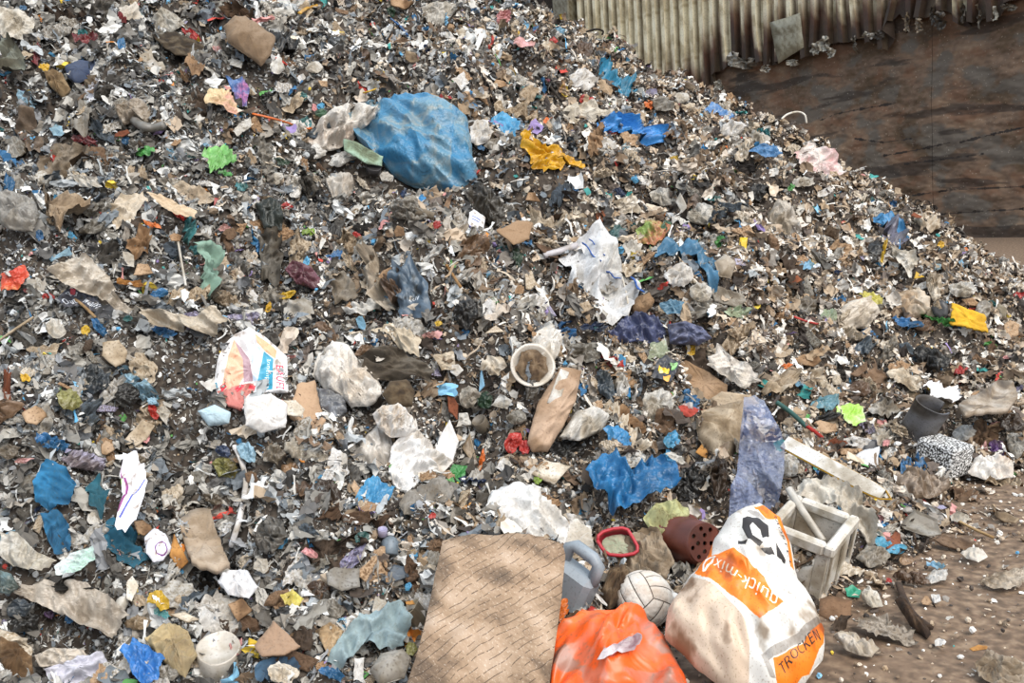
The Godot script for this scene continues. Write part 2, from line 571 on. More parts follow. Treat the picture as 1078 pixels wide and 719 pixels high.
func build_hall():
	var face := Basis(-WALL_ALONG, Vector3.UP, WALL_OUT)
	# the push wall: dark stained concrete slabs
	var wm := StandardMaterial3D.new()
	wm.albedo_texture = wall_texture(Transform3D(face, WALL_AT).affine_inverse())
	wm.roughness = 0.85
	wm.normal_enabled = true
	wm.normal_texture = tex["grain"]
	var wall := Node3D.new()
	wall.name = "wall_back"
	add_child(wall)
	wall.transform = Transform3D(face, WALL_AT)
	tag(wall, "dark brown stained concrete push wall behind the heap", "", "", "structure")
	var s := 14.0
	while s > -34.0:
		var v := PackedVector3Array()
		var uv := PackedVector2Array()
		var idx := PackedInt32Array()
		var x0 := s - 7.99
		for j in 9:
			for i in 25:
				var x := lerpf(x0, s, i / 24.0)
				var y := j * 0.875
				var inset := 0.005 if (i == 0 or i == 24) else 0.0
				v.append(Vector3(x, y, 0.05 * big_noise.get_noise_2d(x * 0.4, y * 0.7) - inset * 3.0))
				uv.append(Vector2((3.0 - x) / 16.0, 1.0 - y / 8.0))
		for j in 8:
			for i in 24:
				var a := j * 25 + i
				idx.append_array([a, a + 25, a + 1, a + 1, a + 25, a + 26])
		put("concrete_panel", commit(v, uv, idx), wm, wall)
		s -= 8.0
	put("wall_core", box_mesh(Vector3(-34, 0, -0.6), Vector3(14, 11.0, -0.12)), mk("4a3c31", "rough", "soil"), wall)
	# ribbed steel cladding above it, torn and rusted along its lower edge
	var clad := Node3D.new()
	clad.name = "wall_cladding"
	add_child(clad)
	clad.transform = wall.transform
	tag(clad, "pale ribbed metal cladding with rusty torn lower edge above the push wall", "", "", "structure")
	var cm := StandardMaterial3D.new()
	cm.vertex_color_use_as_albedo = true
	cm.albedo_texture = tex["dusty"]
	cm.uv1_triplanar = true
	cm.uv1_scale = Vector3.ONE * 0.6
	cm.roughness = 0.7
	var inv: Transform3D = wall.transform.affine_inverse()
	var edge := []
	for e in [[560, 120], [700, 118], [738, 97], [753, 84], [772, 62], [793, 71], [820, 66], [850, 54], [867, 47], [898, 43], [936, 45], [953, 18], [976, 15], [1001, 14], [1015, 24], [1031, 25], [1046, 19], [1057, 5], [1090, -12], [1300, -90]]:
		var q: Vector3 = inv * on_wall(e[0], e[1], 0.12)
		edge.append(Vector2(q.x, q.y))
	var pillar_x: float = (inv * on_wall(608, 20, 0.12)).x
	var pitch := 0.42
	var ribs := 8
	var x1 := pillar_x
	var cream := Color("e6ddc2").srgb_to_linear()
	var rust := Color("6b4630").srgb_to_linear()
	var char_c := Color("33261e").srgb_to_linear()
	while x1 < 13.0:
		var v := PackedVector3Array()
		var cols := PackedColorArray()
		var idx := PackedInt32Array()
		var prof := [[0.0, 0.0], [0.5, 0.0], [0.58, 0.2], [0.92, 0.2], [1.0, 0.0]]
		var rows := 15
		var n := 0
		for r in ribs:
			for q in prof:
				var x: float = x1 + (r + q[0]) * pitch
				var low := 5.0
				for k in edge.size() - 1:
					if x >= edge[k].x and x <= edge[k + 1].x: low = lerpf(edge[k].y, edge[k + 1].y, (x - edge[k].x) / (edge[k + 1].x - edge[k].x))
				low += 0.28 * fold_noise.get_noise_2d(floorf(x / pitch) * 83.0, 5.0) + 0.05 * fold_noise.get_noise_2d(x * 900.0, 9.0)
				for j in rows:
					var t := pow(j / float(rows - 1), 1.9)
					var y := lerpf(low, 10.0, t)
					var bend := 0.25 * maxf(0.0, 1.0 - (y - low) / 0.9) * fold_noise.get_noise_2d(floorf(x / pitch) * 57.0, 41.0)
					v.append(Vector3(x + bend, y, 0.12 + q[1] + absf(bend) * 0.6))
					var streak := 1.15 + 1.1 * fold_noise.get_noise_2d(x * 420.0, 17.0) + 0.4 * fold_noise.get_noise_2d(x * 60.0, 3.0)
					var wear := clampf(1.25 - (y - low) / maxf(0.25, streak), 0.0, 1.0)
					var col := cream.lerp(rust, clampf(wear * 1.6, 0, 1)).lerp(char_c, clampf(wear * 1.5 - 0.6, 0, 1))
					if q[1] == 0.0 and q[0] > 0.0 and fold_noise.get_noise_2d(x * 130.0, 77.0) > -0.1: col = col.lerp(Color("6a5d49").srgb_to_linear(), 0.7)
					cols.append(col)
				n += 1
		for k in n - 1:
			for j in rows - 1:
				var a := k * rows + j
				idx.append_array([a, a + 1, a + rows, a + 1, a + rows + 1, a + rows])
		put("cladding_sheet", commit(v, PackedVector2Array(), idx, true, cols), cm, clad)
		x1 += ribs * pitch
	# loose grey plate hanging on the cladding
	var corners := [[813, 24], [845, 14], [849, 50], [822, 67]]
	var po := PackedVector2Array()
	for q in corners:
		var w: Vector3 = inv * on_wall(q[0], q[1], 0.25)
		po.append(Vector2(w.x, w.y))
	var plate := put("patch_plate", piece(po, "board", {"thick": 0.02, "crumple": 0.03, "rough": 0.02, "detail": 12}, 4, Transform3D.IDENTITY, false), mk("a39e8a", "rigid", "dusty"), clad)
	plate.position.z = 0.36
	plate.set_meta("label", "grey rusted metal plate patched on the cladding")
	# dirty rags and film caught on the torn lower edge
	var rr := RandomNumberGenerator.new()
	rr.seed = 88
	var k2 := 0
	for q in [[742, 98, 8, 10], [757, 90, 9, 12], [772, 62, 14, 16], [784, 66, 22, 12], [806, 72, 10, 8], [834, 66, 14, 7], [858, 52, 10, 14], [868, 46, 12, 16], [874, 55, 10, 12], [900, 46, 6, 20], [913, 38, 16, 9], [925, 37, 12, 12], [955, 24, 6, 22], [967, 26, 8, 18], [982, 16, 6, 22], [990, 22, 12, 20], [1014, 14, 5, 22], [1030, 16, 5, 24], [1046, 14, 7, 16], [1062, 8, 18, 8]]:
		var po2 := PackedVector2Array()
		var c2: Vector3 = inv * on_wall(q[0], q[1], 0.34)
		for i in 7:
			var a := TAU * (i + rr.randf_range(-0.3, 0.3)) / 7.0
			var w: Vector3 = inv * on_wall(q[0] + cos(a) * q[2] * 0.55, q[1] + sin(a) * q[3] * 0.55, 0.34)
			po2.append(Vector2(w.x - c2.x, w.y - c2.y))
		var rag := put("hanging_scrap", piece(po2, "sheet", {"crumple": 0.35, "rough": 0.4, "fold": 0.25, "folds": 3.0, "fold_angle": 0.0, "detail": 14}, 20 + k2, Transform3D.IDENTITY, false), mk(["c9c4b8", "8a8276", "d9d6cf", "a3937f", "5d5348"][rr.randi() % 5], "film", "dirty"))
		rag.transform = wall.transform * Transform3D(Basis.IDENTITY, c2)
		tag(rag, "%s dirty scrap hanging on the torn cladding edge, counted from the skyline" % ["first", "second", "third", "fourth", "fifth", "sixth", "seventh", "eighth", "ninth", "tenth", "eleventh", "twelfth", "thirteenth", "fourteenth", "fifteenth", "sixteenth", "seventeenth", "eighteenth", "nineteenth", "twentieth"][k2], "scrap", "scraps caught on the cladding edge")
		k2 += 1
	# steel column at the end of the cladding and the trusses beyond it
	var col := put("column", box_mesh(Vector3(pillar_x - 0.95, 0, 0.0), Vector3(pillar_x - 0.05, 11, 0.5), 0.04), mk("8c8672", "rigid", "dusty"))
	col.transform = wall.transform
	tag(col, "grey steel column at the end of the ribbed cladding", "column", "", "structure")
	var truss := base("roof_truss", Transform3D.IDENTITY)
	tag(truss, "grey diagonal steel roof truss beyond the column", "roof truss", "", "structure")
	for b in [[520, 30, 590, -8, 0.16], [545, 22, 620, -20, 0.07], [560, 12, 585, 15, 0.05], [500, 12, 560, -14, 0.12]]:
		put("beam", tube_mesh([on_wall(b[0], b[1], -3.0), on_wall(b[2], b[3], -3.0)], b[4] * 1.5, 4), mk("8c8672", "rigid", "dusty"), truss)
	# far end, side wall and roof of the hall; the side behind the camera is open
	var far := put("wall_end", box_mesh(Vector3(-45, 0, -62), Vector3(12, 12, -61.5)), mk("4b4038", "rough", "soil"))
	tag(far, "dark far end wall of the waste hall", "", "", "structure")
	var side := put("wall_side", box_mesh(Vector3(-26.5, 0, -62), Vector3(-26, 12, 2)), mk("7a6f62", "rough", "soil"))
	tag(side, "side wall of the waste hall", "", "", "structure")
	var roof := put("ceiling", box_mesh(Vector3(-30, 11.0, -62), Vector3(30, 11.3, -44.0)), mk("8f8a80", "rigid", "dusty"))
	tag(roof, "flat roof over the back of the waste hall", "", "", "structure")

# ---------------------------------------------------------------- fine litter nobody could count
func litter_mesh(kind: String, sd: int) -> ArrayMesh:
	var r := RandomNumberGenerator.new()
	r.seed = sd
	var v := PackedVector3Array()
	var idx := PackedInt32Array()
	match kind:
		"flake":
			var n := r.randi_range(5, 7)
			v.append(Vector3(0, r.randf_range(0.05, 0.25), 0))
			for i in n:
				var a := TAU * (i + r.randf_range(-0.3, 0.3)) / n
				var q := r.randf_range(0.55, 1.1)
				v.append(Vector3(cos(a) * q, r.randf_range(-0.25, 0.3), sin(a) * q * 0.7))
			for i in n: idx.append_array([0, 1 + i, 1 + (i + 1) % n])
		"strip":
			var a := 0.0
			var p := Vector3(-1.0, 0, 0)
			for i in 6:
				var w := r.randf_range(0.05, 0.16)
				var tw := r.randf_range(-0.6, 0.6)
				v.append(p + Vector3(0, sin(tw), cos(tw)) * w)
				v.append(p - Vector3(0, sin(tw), cos(tw)) * w)
				a += r.randf_range(-0.5, 0.5)
				p += Vector3(cos(a), r.randf_range(-0.35, 0.4), sin(a)) * 0.42
			for i in 5: idx.append_array([i * 2, i * 2 + 1, i * 2 + 2, i * 2 + 1, i * 2 + 3, i * 2 + 2])
		"curl":
			for j in 5:
				for i in 5:
					var a := (i - 2) * r.randf_range(0.45, 0.6)
					v.append(Vector3(sin(a) + r.randf_range(-0.15, 0.15), 0.8 * (1.0 - cos(a)) + r.randf_range(-0.18, 0.18), (j - 2) * 0.45 + r.randf_range(-0.16, 0.16)))
			for j in 4:
				for i in 4:
					var a := j * 5 + i
					idx.append_array([a, a + 1, a + 5, a + 1, a + 6, a + 5])
		"rag":
			var sx := r.randf_range(-0.5, 0.5)
			for j in 5:
				for i in 7:
					var e := 1.0 if (j in [0, 4] or i in [0, 6]) else 0.4
					v.append(Vector3((i - 3) * 0.42 + sx * (j - 2) * 0.4 + e * r.randf_range(-0.2, 0.2), r.randf_range(-0.2, 0.24) + 0.12 * sin(i * 1.9 + j * sx * 3.0), (j - 2) * 0.26 + e * r.randf_range(-0.16, 0.16)))
			for j in 4:
				for i in 6:
					var a := j * 7 + i
					idx.append_array([a, a + 1, a + 7, a + 1, a + 8, a + 7])
		"lump":
			for j in 5:
				for i in 7:
					var th := PI * j / 4.0
					var q := r.randf_range(0.7, 1.1)
					v.append(Vector3(cos(TAU * i / 7.0) * sin(th), cos(th) * 0.7, sin(TAU * i / 7.0) * sin(th)) * q)
			for j in 4:
				for i in 7:
					var a := j * 7 + i
					var b := j * 7 + (i + 1) % 7
					idx.append_array([a, b, a + 7, b, b + 7, a + 7])
	return commit(v, PackedVector2Array(), idx, true)

const LITTER_GREY := ["46423e", "5b5650", "34312f", "6a655f", "7b7771", "8c8881", "a29d95", "b5b1ab", "c6c4c0", "d6d5d3", "938b81", "5b5856", "828386", "a3a6a8", "6c7278"]
const LITTER_WARM := ["4a3f37", "5f534b", "352d28", "74604c", "897560", "9e8b75", "b3a08b", "c4b5a2", "d3cabf", "dfdad3", "9a8369", "6b5644", "bdb0a2", "857d75", "dad4cc"]
const LITTER_BRIGHT := ["e8e6e3", "dfe3e8", "3f7fae", "5a9cc4", "2f5f86", "b8453a", "d98a3c", "d9bb45", "5f9a55", "3f8f8a", "c98f8a", "8c7aa8", "e9e4da", "f0efec", "7fb2d0"]

func litter_colour(x: float, z: float, r: RandomNumberGenerator) -> Color:
	var warm := clampf(0.52 + 1.5 * x / maxf(2.0, -z), 0.0, 1.0)
	var q := r.randf()
	var hex: String
	if q < 0.035: hex = LITTER_BRIGHT[r.randi() % LITTER_BRIGHT.size()]
	elif r.randf() < warm: hex = LITTER_WARM[r.randi() % LITTER_WARM.size()]
	else: hex = LITTER_GREY[r.randi() % LITTER_GREY.size()]
	var c := Color(hex).srgb_to_linear()
	return c * r.randf_range(0.85, 1.1)

func in_sight(x: float, z: float) -> bool:
	return absf(x + 0.02) < 0.62 * -z + 0.5 and z < -1.9

func litter(called: String, label: String, kind: String, variants: int, count: int, smin: float, smax: float, stick: float, sd: int, reach := 12.5, on_floor := false):
	var r := RandomNumberGenerator.new()
	r.seed = sd
	var m := StandardMaterial3D.new()
	m.vertex_color_use_as_albedo = true
	m.roughness = 0.8
	m.cull_mode = BaseMaterial3D.CULL_DISABLED
	for q in variants:
		var mm := MultiMesh.new()
		mm.transform_format = MultiMesh.TRANSFORM_3D
		mm.use_colors = true
		mm.mesh = litter_mesh(kind, sd * 10 + q)
		var xs := []
		var cs := []
		var tries := 0
		while xs.size() < count / variants and tries < count * 6:
			tries += 1
			var x := r.randf_range(-7.5, 7.9)
			var z := -2.0 - reach * pow(r.randf(), 1.25)
			if not in_sight(x, z): continue
			var y := hh(x, z)
			if on_floor:
				if y > 0.02 or r.randf() > clampf(exp(y * 22.0) * 1.4, 0.05, 1.0): continue
				y = 0.01
			else:
				if y < -0.03: continue
				if y < 0.12 and r.randf() > (y + 0.03) / 0.15: continue
			var under := is_covered(x, z)
			var n := surface_normal(x, z, 0.06)
			if n.dot(Vector3(0, CAM_HEIGHT, 0) - Vector3(x, y, z)) < -0.8: continue
			var up := (n + Vector3(r.randfn(), r.randfn(), r.randfn()) * stick).normalized()
			var s := lerpf(smin, smax, pow(r.randf(), 2.2)) * (1.0 + 0.04 * -z)
			if under: s = minf(s, 0.014)
			var ax := up.cross(Vector3(r.randfn(), r.randfn(), r.randfn())).normalized()
			var b := Basis(ax, up, ax.cross(up)).scaled_local(Vector3(s, s * r.randf_range(0.7, 1.4), s * r.randf_range(0.7, 1.2)))
			xs.append(Transform3D(b, Vector3(x, y, z) + n * (r.randf_range(-0.3, 0.9) * s)))
			cs.append(litter_colour(x, z, r))
		mm.instance_count = xs.size()
		for k in xs.size():
			mm.set_instance_transform(k, xs[k])
			mm.set_instance_color(k, cs[k])
		var o := MultiMeshInstance3D.new()
		o.multimesh = mm
		o.material_override = m
		o.name = numbered(called)
		add_child(o)
		tag(o, label, "litter", "", "stuff")

func build_litter():
	litter("shredded_litter", "fine torn flakes of paper and plastic all over the heap", "flake", 4, 130000, 0.006, 0.030, 0.8, 301)
	litter("shredded_strips", "thin shredded strips of film and fibre tangled over the heap", "strip", 3, 50000, 0.012, 0.05, 0.8, 302)
	litter("curled_litter", "small curled scraps of dirty film over the heap", "curl", 4, 40000, 0.010, 0.042, 0.9, 303)
	litter("crumbled_litter", "small crumbs and clods of compost over the heap", "lump", 2, 40000, 0.005, 0.022, 0.6, 304)
	litter("ragged_litter", "ragged little shreds of crumpled film and cloth over the heap", "rag", 6, 30000, 0.018, 0.05, 0.6, 309)
	litter("fine_litter", "finest shredded bits on the lower slope of the heap", "flake", 3, 90000, 0.004, 0.018, 0.9, 305, 4.2)
	litter("fibre_litter", "fine fibres and threads on the lower slope of the heap", "strip", 2, 40000, 0.008, 0.03, 0.9, 306, 4.2)
	litter("floor_crumbs", "small crumbs and bits of rubbish strewn on the floor", "lump", 2, 5000, 0.002, 0.012, 0.6, 307, 6.5, true)
	litter("floor_litter", "small torn bits of rubbish strewn on the floor", "flake", 2, 3500, 0.004, 0.02, 0.3, 308, 6.5, true)

# ---------------------------------------------------------------- pieces lying on the heap
func outline_of(a: Array) -> PackedVector2Array:
	var out := PackedVector2Array()
	for k in range(0, a.size(), 2): out.append(Vector2(a[k], a[k + 1]))
	return out

func middle(o: PackedVector2Array) -> Vector2:
	var c := Vector2.ZERO
	for p in o: c += p
	return c / o.size()

# colours blended in ragged blotches: the stuff itself and the dust or dirt that lies on it
func blotch(a: String, b: String, share := 0.4, finish := "film", sd := 7, freq := 0.012, dark := "") -> StandardMaterial3D:
	var key := "blotch%s%s%s%s%d%s" % [a, b, share, finish, sd, dark]
	if mats.has(key): return mats[key]
	var m: StandardMaterial3D = mk(a, finish, "clean").duplicate()
	m.albedo_color = Color.WHITE if finish != "clear" else Color(1, 1, 1, 0.6)
	var ca := Color(a) * 0.9
	var cb := Color(b) * 0.9
	var stops := [[0.0, cb], [share - 0.12, cb.lerp(ca, 0.1)], [share + 0.12, ca.lerp(cb, 0.1)], [1.0, ca]]
	if dark: stops = [[0.0, Color(dark)], [0.28, cb.lerp(Color(dark), 0.6)], [share - 0.05, cb], [share + 0.12, ca], [1.0, ca]]
	m.albedo_texture = stain_texture(sd, stops, freq, 0.6)
	m.uv1_offset = Vector3(sd * 0.13, sd * 0.31, sd * 0.07)
	mats[key] = m
	return m

func lay(called: String, label: String, category: String, mode: String, material: Material, pts: Array, o := {}, face := 0.3, lift := 0.075) -> MeshInstance3D:
	var po := outline_of(pts)
	var c := middle(po)
	var xf := seat(c.x, c.y, o.get("face", face), o.get("lift", lift))
	if o.has("foot"): xf = seat(o.foot[0], o.foot[1], o.get("face", face), o.get("lift", lift))
	var lo := PackedVector2Array()
	for p in po: lo.append(to_plane(xf, p.x, p.y))
	var ext := 0.0
	for p in po: ext = maxf(ext, p.distance_to(c))
	o = o.duplicate()
	if not o.has("detail"): o["detail"] = clampi(int(ext * 1.0), 10, 52)
	var sd := int(c.x * 7.0 + c.y * 13.0) % 997
	var n := put(called, piece(lo, mode, o, sd, xf), material)
	n.transform = xf
	tag(n, label, category)
	return n

const SHEET := {"crumple": 0.18, "rough": 0.16, "freq": 1.8}
const SOFT := {"crumple": 0.14, "fold": 0.12, "folds": 3.0, "rough": 0.12, "freq": 1.8}
const BAG := {"thick": 0.34, "crumple": 0.27, "rough": 0.07, "freq": 1.9}
const CARD := {"thick": 0.05, "crumple": 0.05, "rough": 0.06, "bend": 0.12}

func mix(a: Dictionary, b := {}) -> Dictionary:
	var d := a.duplicate()
	d.merge(b, true)
	return d

func build_large():
	# --- upper part of the heap
	lay("plastic_sack", "large dusty blue plastic sack lying full near the top of the heap", "sack", "pillow", blotch("3d7fa8", "9aa19f", 0.38, "film", 8, 0.008, "4a7f9e"), [372,150, 378,135, 400,115, 425,104, 450,103, 475,112, 492,125, 496,145, 497,165, 504,180, 500,195, 482,208, 462,200, 440,198, 415,188, 395,175, 382,162], mix(BAG, {"thick": 0.5, "crumple": 0.12, "freq": 1.7, "detail": 44, "rough": 0.04, "lift": 0.11}))
	lay("plastic_sack", "off-white half-empty sack slumped against the large blue sack", "sack", "pillow", blotch("dcd5cc", "b59f8c", 0.35, "film", 9), [325,150, 335,128, 352,112, 377,108, 400,115, 395,125, 378,138, 372,150, 352,158, 335,160], mix(BAG, {"thick": 0.35}))
	lay("cardboard_strip", "pale green torn card strip under the large blue sack", "card strip", "board", mk("a9c6b2", "card", "dirty"), [362,146, 375,150, 403,165, 402,175, 385,172, 362,158], mix(CARD, {"lift": 0.10}))
	lay("plastic_bag", "light blue crumpled bag beside the yellow bag", "bag", "sheet", blotch("4f9fcb", "3a7ba3", 0.4), [518,118, 535,115, 550,125, 557,138, 548,155, 537,157, 528,140, 519,135], mix(SOFT, {"lift": 0.10, "folds": 5.0, "fold_angle": -20.0, "curl": -0.2}))
	lay("plastic_bag", "bright yellow torn plastic bag below the white sheet", "bag", "sheet", blotch("e2ab1e", "b98618", 0.35), [549,139, 558,137, 572,150, 590,150, 615,173, 613,178, 597,168, 592,178, 575,178, 562,172, 560,157], mix(SHEET, {"crumple": 0.24, "lift": 0.11, "curl": -0.15}))
	lay("plastic_sheet", "creamy white sheet above the bright blue tarpaulin", "sheet", "sheet", mk("e0d9cd", "paper", "dusty"), [592,120, 600,108, 625,107, 648,115, 630,125, 615,133, 600,130], mix(SHEET, {"lift": 0.10}))
	lay("tarpaulin", "bright blue crumpled tarpaulin scrap high on the heap", "tarpaulin", "sheet", blotch("3f93de", "2a6cb0", 0.36), [618,135, 632,125, 650,118, 662,125, 680,130, 703,142, 695,153, 680,147, 660,142, 640,140, 622,143], mix(SOFT, {"lift": 0.10, "folds": 4.0, "fold_angle": 65.0, "fold": 0.08}))
	lay("plastic_net", "tangled teal blue plastic netting near the heap's edge", "netting", "sheet", blotch("3b93b8", "276a86", 0.45), [628,68, 637,66, 645,80, 660,78, 674,92, 672,97, 655,96, 648,112, 640,112, 636,95, 628,80], mix(SOFT, {"crumple": 0.3, "fold": 0.15, "folds": 6.0, "rough": 0.3, "lift": 0.11}))
	lay("clear_bag", "greyish clear bag crumpled near the top edge of the photo", "bag", "pillow", mk("c3beb6", "film", "dusty"), [440,10, 455,3, 480,4, 482,14, 463,28, 448,24], mix(BAG, {"thick": 0.25}))
	lay("paper_slip", "narrow white paper slip standing on the upper heap", "paper slip", "board", mk("eceae8", "card", "clean"), [497,55, 505,34, 510,37, 501,58], {"thick": 0.03, "crumple": 0.05, "rough": 0.03, "lift": 0.10})
	lay("folded_cloth", "dark navy folded cloth on the upper heap", "cloth", "pillow", blotch("36435f", "4c556b", 0.4, "cloth"), [68,70, 85,63, 101,65, 104,80, 80,88, 72,82], mix(BAG, {"thick": 0.2, "crumple": 0.06, "lift": 0.10}))
	lay("white_cloth", "bright white crumpled cloth under the navy cloth", "cloth", "sheet", mk("eae9f0", "cloth", "clean"), [100,80, 111,90, 112,105, 92,116, 78,110, 85,97], mix(SOFT, {"fold": 0.14, "folds": 5.0}))
	lay("cardboard_box", "brown crushed cardboard box near the top of the heap", "box", "pillow", mk("937d67", "card", "dusty"), [235,28, 245,20, 258,18, 290,40, 285,58, 275,70, 262,60, 240,45], {"thick": 0.3, "crumple": 0.08, "rough": 0.03, "lift": 0.09})
	lay("wooden_board", "weathered grey brown board beside the crushed box", "board", "board", mk("665c4d", "rough", "soil"), [160,38, 185,35, 215,48, 223,60, 185,58, 170,48], mix(CARD, {"lift": 0.10}))
	lay("plastic_sheet", "dirty white sheet in the upper corner of the photo", "sheet", "sheet", mk("ded9d0", "film", "dusty"), [0,8, 20,10, 35,18, 36,40, 25,42, 0,36], mix(SHEET, {"lift": 0.10}))
	lay("cloth_rag", "grey green rag under the white corner sheet", "rag", "sheet", mk("7e8279", "cloth", "dirty"), [0,38, 12,40, 27,62, 22,76, 0,74], mix(SOFT, {"fold": 0.16, "fold_angle": 20.0, "lift": 0.10}))
	lay("crumpled_bag", "taupe crumpled bag above the ribbed grey hose", "bag", "pillow", mk("a39687", "film", "dusty"), [121,115, 130,107, 150,105, 160,118, 156,132, 145,125, 130,132], mix(BAG, {"thick": 0.5}))
	lay("printed_packet", "pale yellow and pink printed packet on the upper heap", "packet", "sheet", blotch("dcc596", "cf8f86", 0.3), [215,103, 222,93, 242,92, 252,115, 250,120, 235,112, 220,108], mix(SHEET, {"lift": 0.10}))
	lay("printed_packet", "blue and pink torn packet beside the pale yellow packet", "packet", "sheet", blotch("4d79b0", "c95f93", 0.3), [237,78, 247,82, 255,80, 263,95, 260,112, 252,110, 245,95], mix(SHEET, {"lift": 0.10}))
	lay("plastic_bag", "leaf green torn bag scrap below the printed packets", "bag", "sheet", blotch("8cca74", "5f9a50", 0.4), [213,162, 225,153, 240,157, 250,165, 235,174, 222,180], mix(SHEET, {"crumple": 0.28, "rough": 0.25}))
	lay("cloth_rag", "long brown grey twisted rag on the upper heap", "rag", "sheet", mk("85766a", "cloth", "dirty"), [15,135, 22,110, 34,110, 40,135, 52,150, 44,178, 32,170, 22,150], mix(SOFT, {"fold": 0.16, "fold_angle": 10.0}))
	lay("cloth_rag", "wide taupe rag spread beside the twisted rag", "rag", "sheet", mk("8e8172", "cloth", "dirty"), [40,162, 60,148, 95,155, 108,182, 62,192, 40,182], mix(SOFT, {"fold": 0.10}))
	lay("clear_bag", "grey translucent bag near the crushed box", "bag", "pillow", mk("bdb9b1", "film", "dusty"), [160,20, 170,8, 185,15, 195,25, 180,35, 165,32], mix(BAG, {"thick": 0.3}))
	lay("torn_paper", "greyish white torn paper at the top of the heap", "paper", "sheet", mk("d6cfc6", "paper", "dusty"), [122,10, 142,2, 152,18, 148,27, 130,18], SHEET)
	lay("torn_paper", "pale grey brown torn paper below the weathered board", "paper", "sheet", mk("b8afa2", "paper", "dusty"), [140,58, 158,52, 175,72, 165,82, 150,84, 145,68], SHEET)
	lay("work_glove", "dirty tan work glove beside the navy cloth", "glove", "pillow", mk("a58f70", "cloth", "dirty"), [47,78, 55,72, 66,78, 75,95, 66,104, 52,90], mix(BAG, {"thick": 0.3}))
	# --- left part
	lay("torn_paper", "large cream torn paper sheet on the left slope", "paper", "sheet", mk("e2d7c8", "paper", "dusty"), [110,218, 125,205, 150,200, 156,212, 145,222, 140,235, 122,242, 112,232], mix(SHEET, {"lift": 0.10}))
	lay("paper_sheet", "long beige paper sheet beside the cream torn paper", "paper", "sheet", mk("dac4a8", "paper", "clean"), [155,202, 168,203, 185,213, 207,220, 206,229, 185,226, 170,218], mix(SHEET, {"crumple": 0.1, "lift": 0.10}))
	lay("paper_sheet", "wide tan wrapping paper above the long beige sheet", "paper", "sheet", mk("bdac97", "paper", "dusty"), [172,196, 190,192, 215,198, 226,208, 210,215, 190,210], mix(SHEET, {"lift": 0.09}))
	lay("film_sheet", "wide beige grey film stretched on the left slope", "film", "sheet", mk("cfc5b8", "film", "dusty"), [48,283, 75,270, 95,273, 115,290, 122,310, 142,326, 118,322, 100,308, 70,302], mix(SOFT, {"fold_angle": 100.0, "folds": 2.0, "lift": 0.11}))
	lay("film_bag", "grey bulging bag on the left edge of the photo", "bag", "pillow", mk("989591", "film", "dusty"), [0,205, 15,202, 35,210, 42,225, 35,245, 10,242, 0,235], BAG)
	lay("paper_bag", "open tan paper bag beside the grey bulging bag", "bag", "sheet", mk("ad9982", "paper", "dirty"), [42,208, 50,220, 70,215, 93,220, 92,230, 65,236, 60,257, 50,240], mix(SHEET, {"curl": 0.3}))
	lay("cloth_rag", "sage green hanging cloth on the left slope", "cloth", "sheet", blotch("8dab9a", "6c877a", 0.42, "cloth"), [205,253, 222,255, 235,265, 236,290, 222,315, 210,308, 216,285, 211,268], mix(SOFT, {"fold": 0.14, "fold_angle": 0.0, "folds": 3.0, "lift": 0.11}))
	lay("snack_packet", "red and yellow snack packet at the left edge", "packet", "sheet", blotch("cc402e", "d9a830", 0.36, "film", 31), [0,288, 25,278, 30,290, 20,304, 0,306], mix(SHEET, {"lift": 0.10}))
	lay("film_sheet", "crumpled cream film below the sage green cloth", "film", "sheet", mk("cbbfae", "film", "dusty"), [143,322, 200,332, 226,322, 240,338, 225,352, 190,347, 160,342], mix(SOFT, {"folds": 4.0}))
	lay("folded_cloth", "light grey folded cloth right of the cream film", "cloth", "sheet", mk("c0bebb", "cloth", "dusty"), [298,322, 312,312, 328,315, 332,335, 325,355, 312,345, 303,350], mix(SOFT, {"fold": 0.16, "fold_angle": 20.0}))
	lay("cloth_rag", "dark grey stringy rag on the left slope", "rag", "sheet", mk("6e6962", "cloth", "dirty"), [272,248, 292,240, 300,265, 292,305, 276,296], mix(SOFT, {"fold": 0.2, "folds": 5.0, "fold_angle": 5.0}))
	lay("plastic_bag", "wine red crumpled bag on the middle slope", "bag", "pillow", mk("774a57", "film", "dusty"), [300,283, 308,274, 328,282, 342,298, 330,304, 312,299], mix(BAG, {"thick": 0.3}))
	lay("cloth_rag", "brown grey square rag beside the wine red bag", "rag", "sheet", mk("8a8176", "cloth", "dirty"), [346,290, 362,285, 374,300, 375,313, 352,319], SOFT)
	lay("cloth_rag", "pale stringy rag with holes on the middle slope", "rag", "sheet", mk("bcb0a1", "cloth", "dusty"), [385,256, 395,265, 396,285, 406,300, 416,325, 400,322, 385,310, 376,290], mix(SOFT, {"fold": 0.24, "rough": 0.35, "fold_angle": 20.0}))
	lay("cardboard_piece", "cream folded card below the blue black bag", "card", "sheet", mk("cdbfaa", "card", "dusty"), [388,345, 405,336, 425,343, 442,353, 438,368, 425,366, 410,352], mix(SHEET, {"curl": -0.2, "lift": 0.10}))
	lay("plastic_bag", "black dirty shoe-like bag with pale lining under the large blue sack", "bag", "pillow", mk("54504a", "film", "dirty"), [485,205, 500,194, 515,198, 530,215, 533,235, 520,241, 508,228, 495,218], mix(BAG, {"thick": 0.4}))
	lay("plastic_lining", "lilac white lining poking from the black bag", "lining", "pillow", mk("dbd9de", "film", "clean"), [505,210, 513,205, 521,215, 523,230, 514,232, 508,222], mix(BAG, {"thick": 0.3, "lift": 0.10}))
	lay("cardboard_piece", "brown flat cardboard scrap below the large blue sack", "cardboard", "board", mk("a28467", "card", "clean"), [522,243, 545,232, 560,236, 557,252, 540,259], mix(CARD, {"lift": 0.10}))
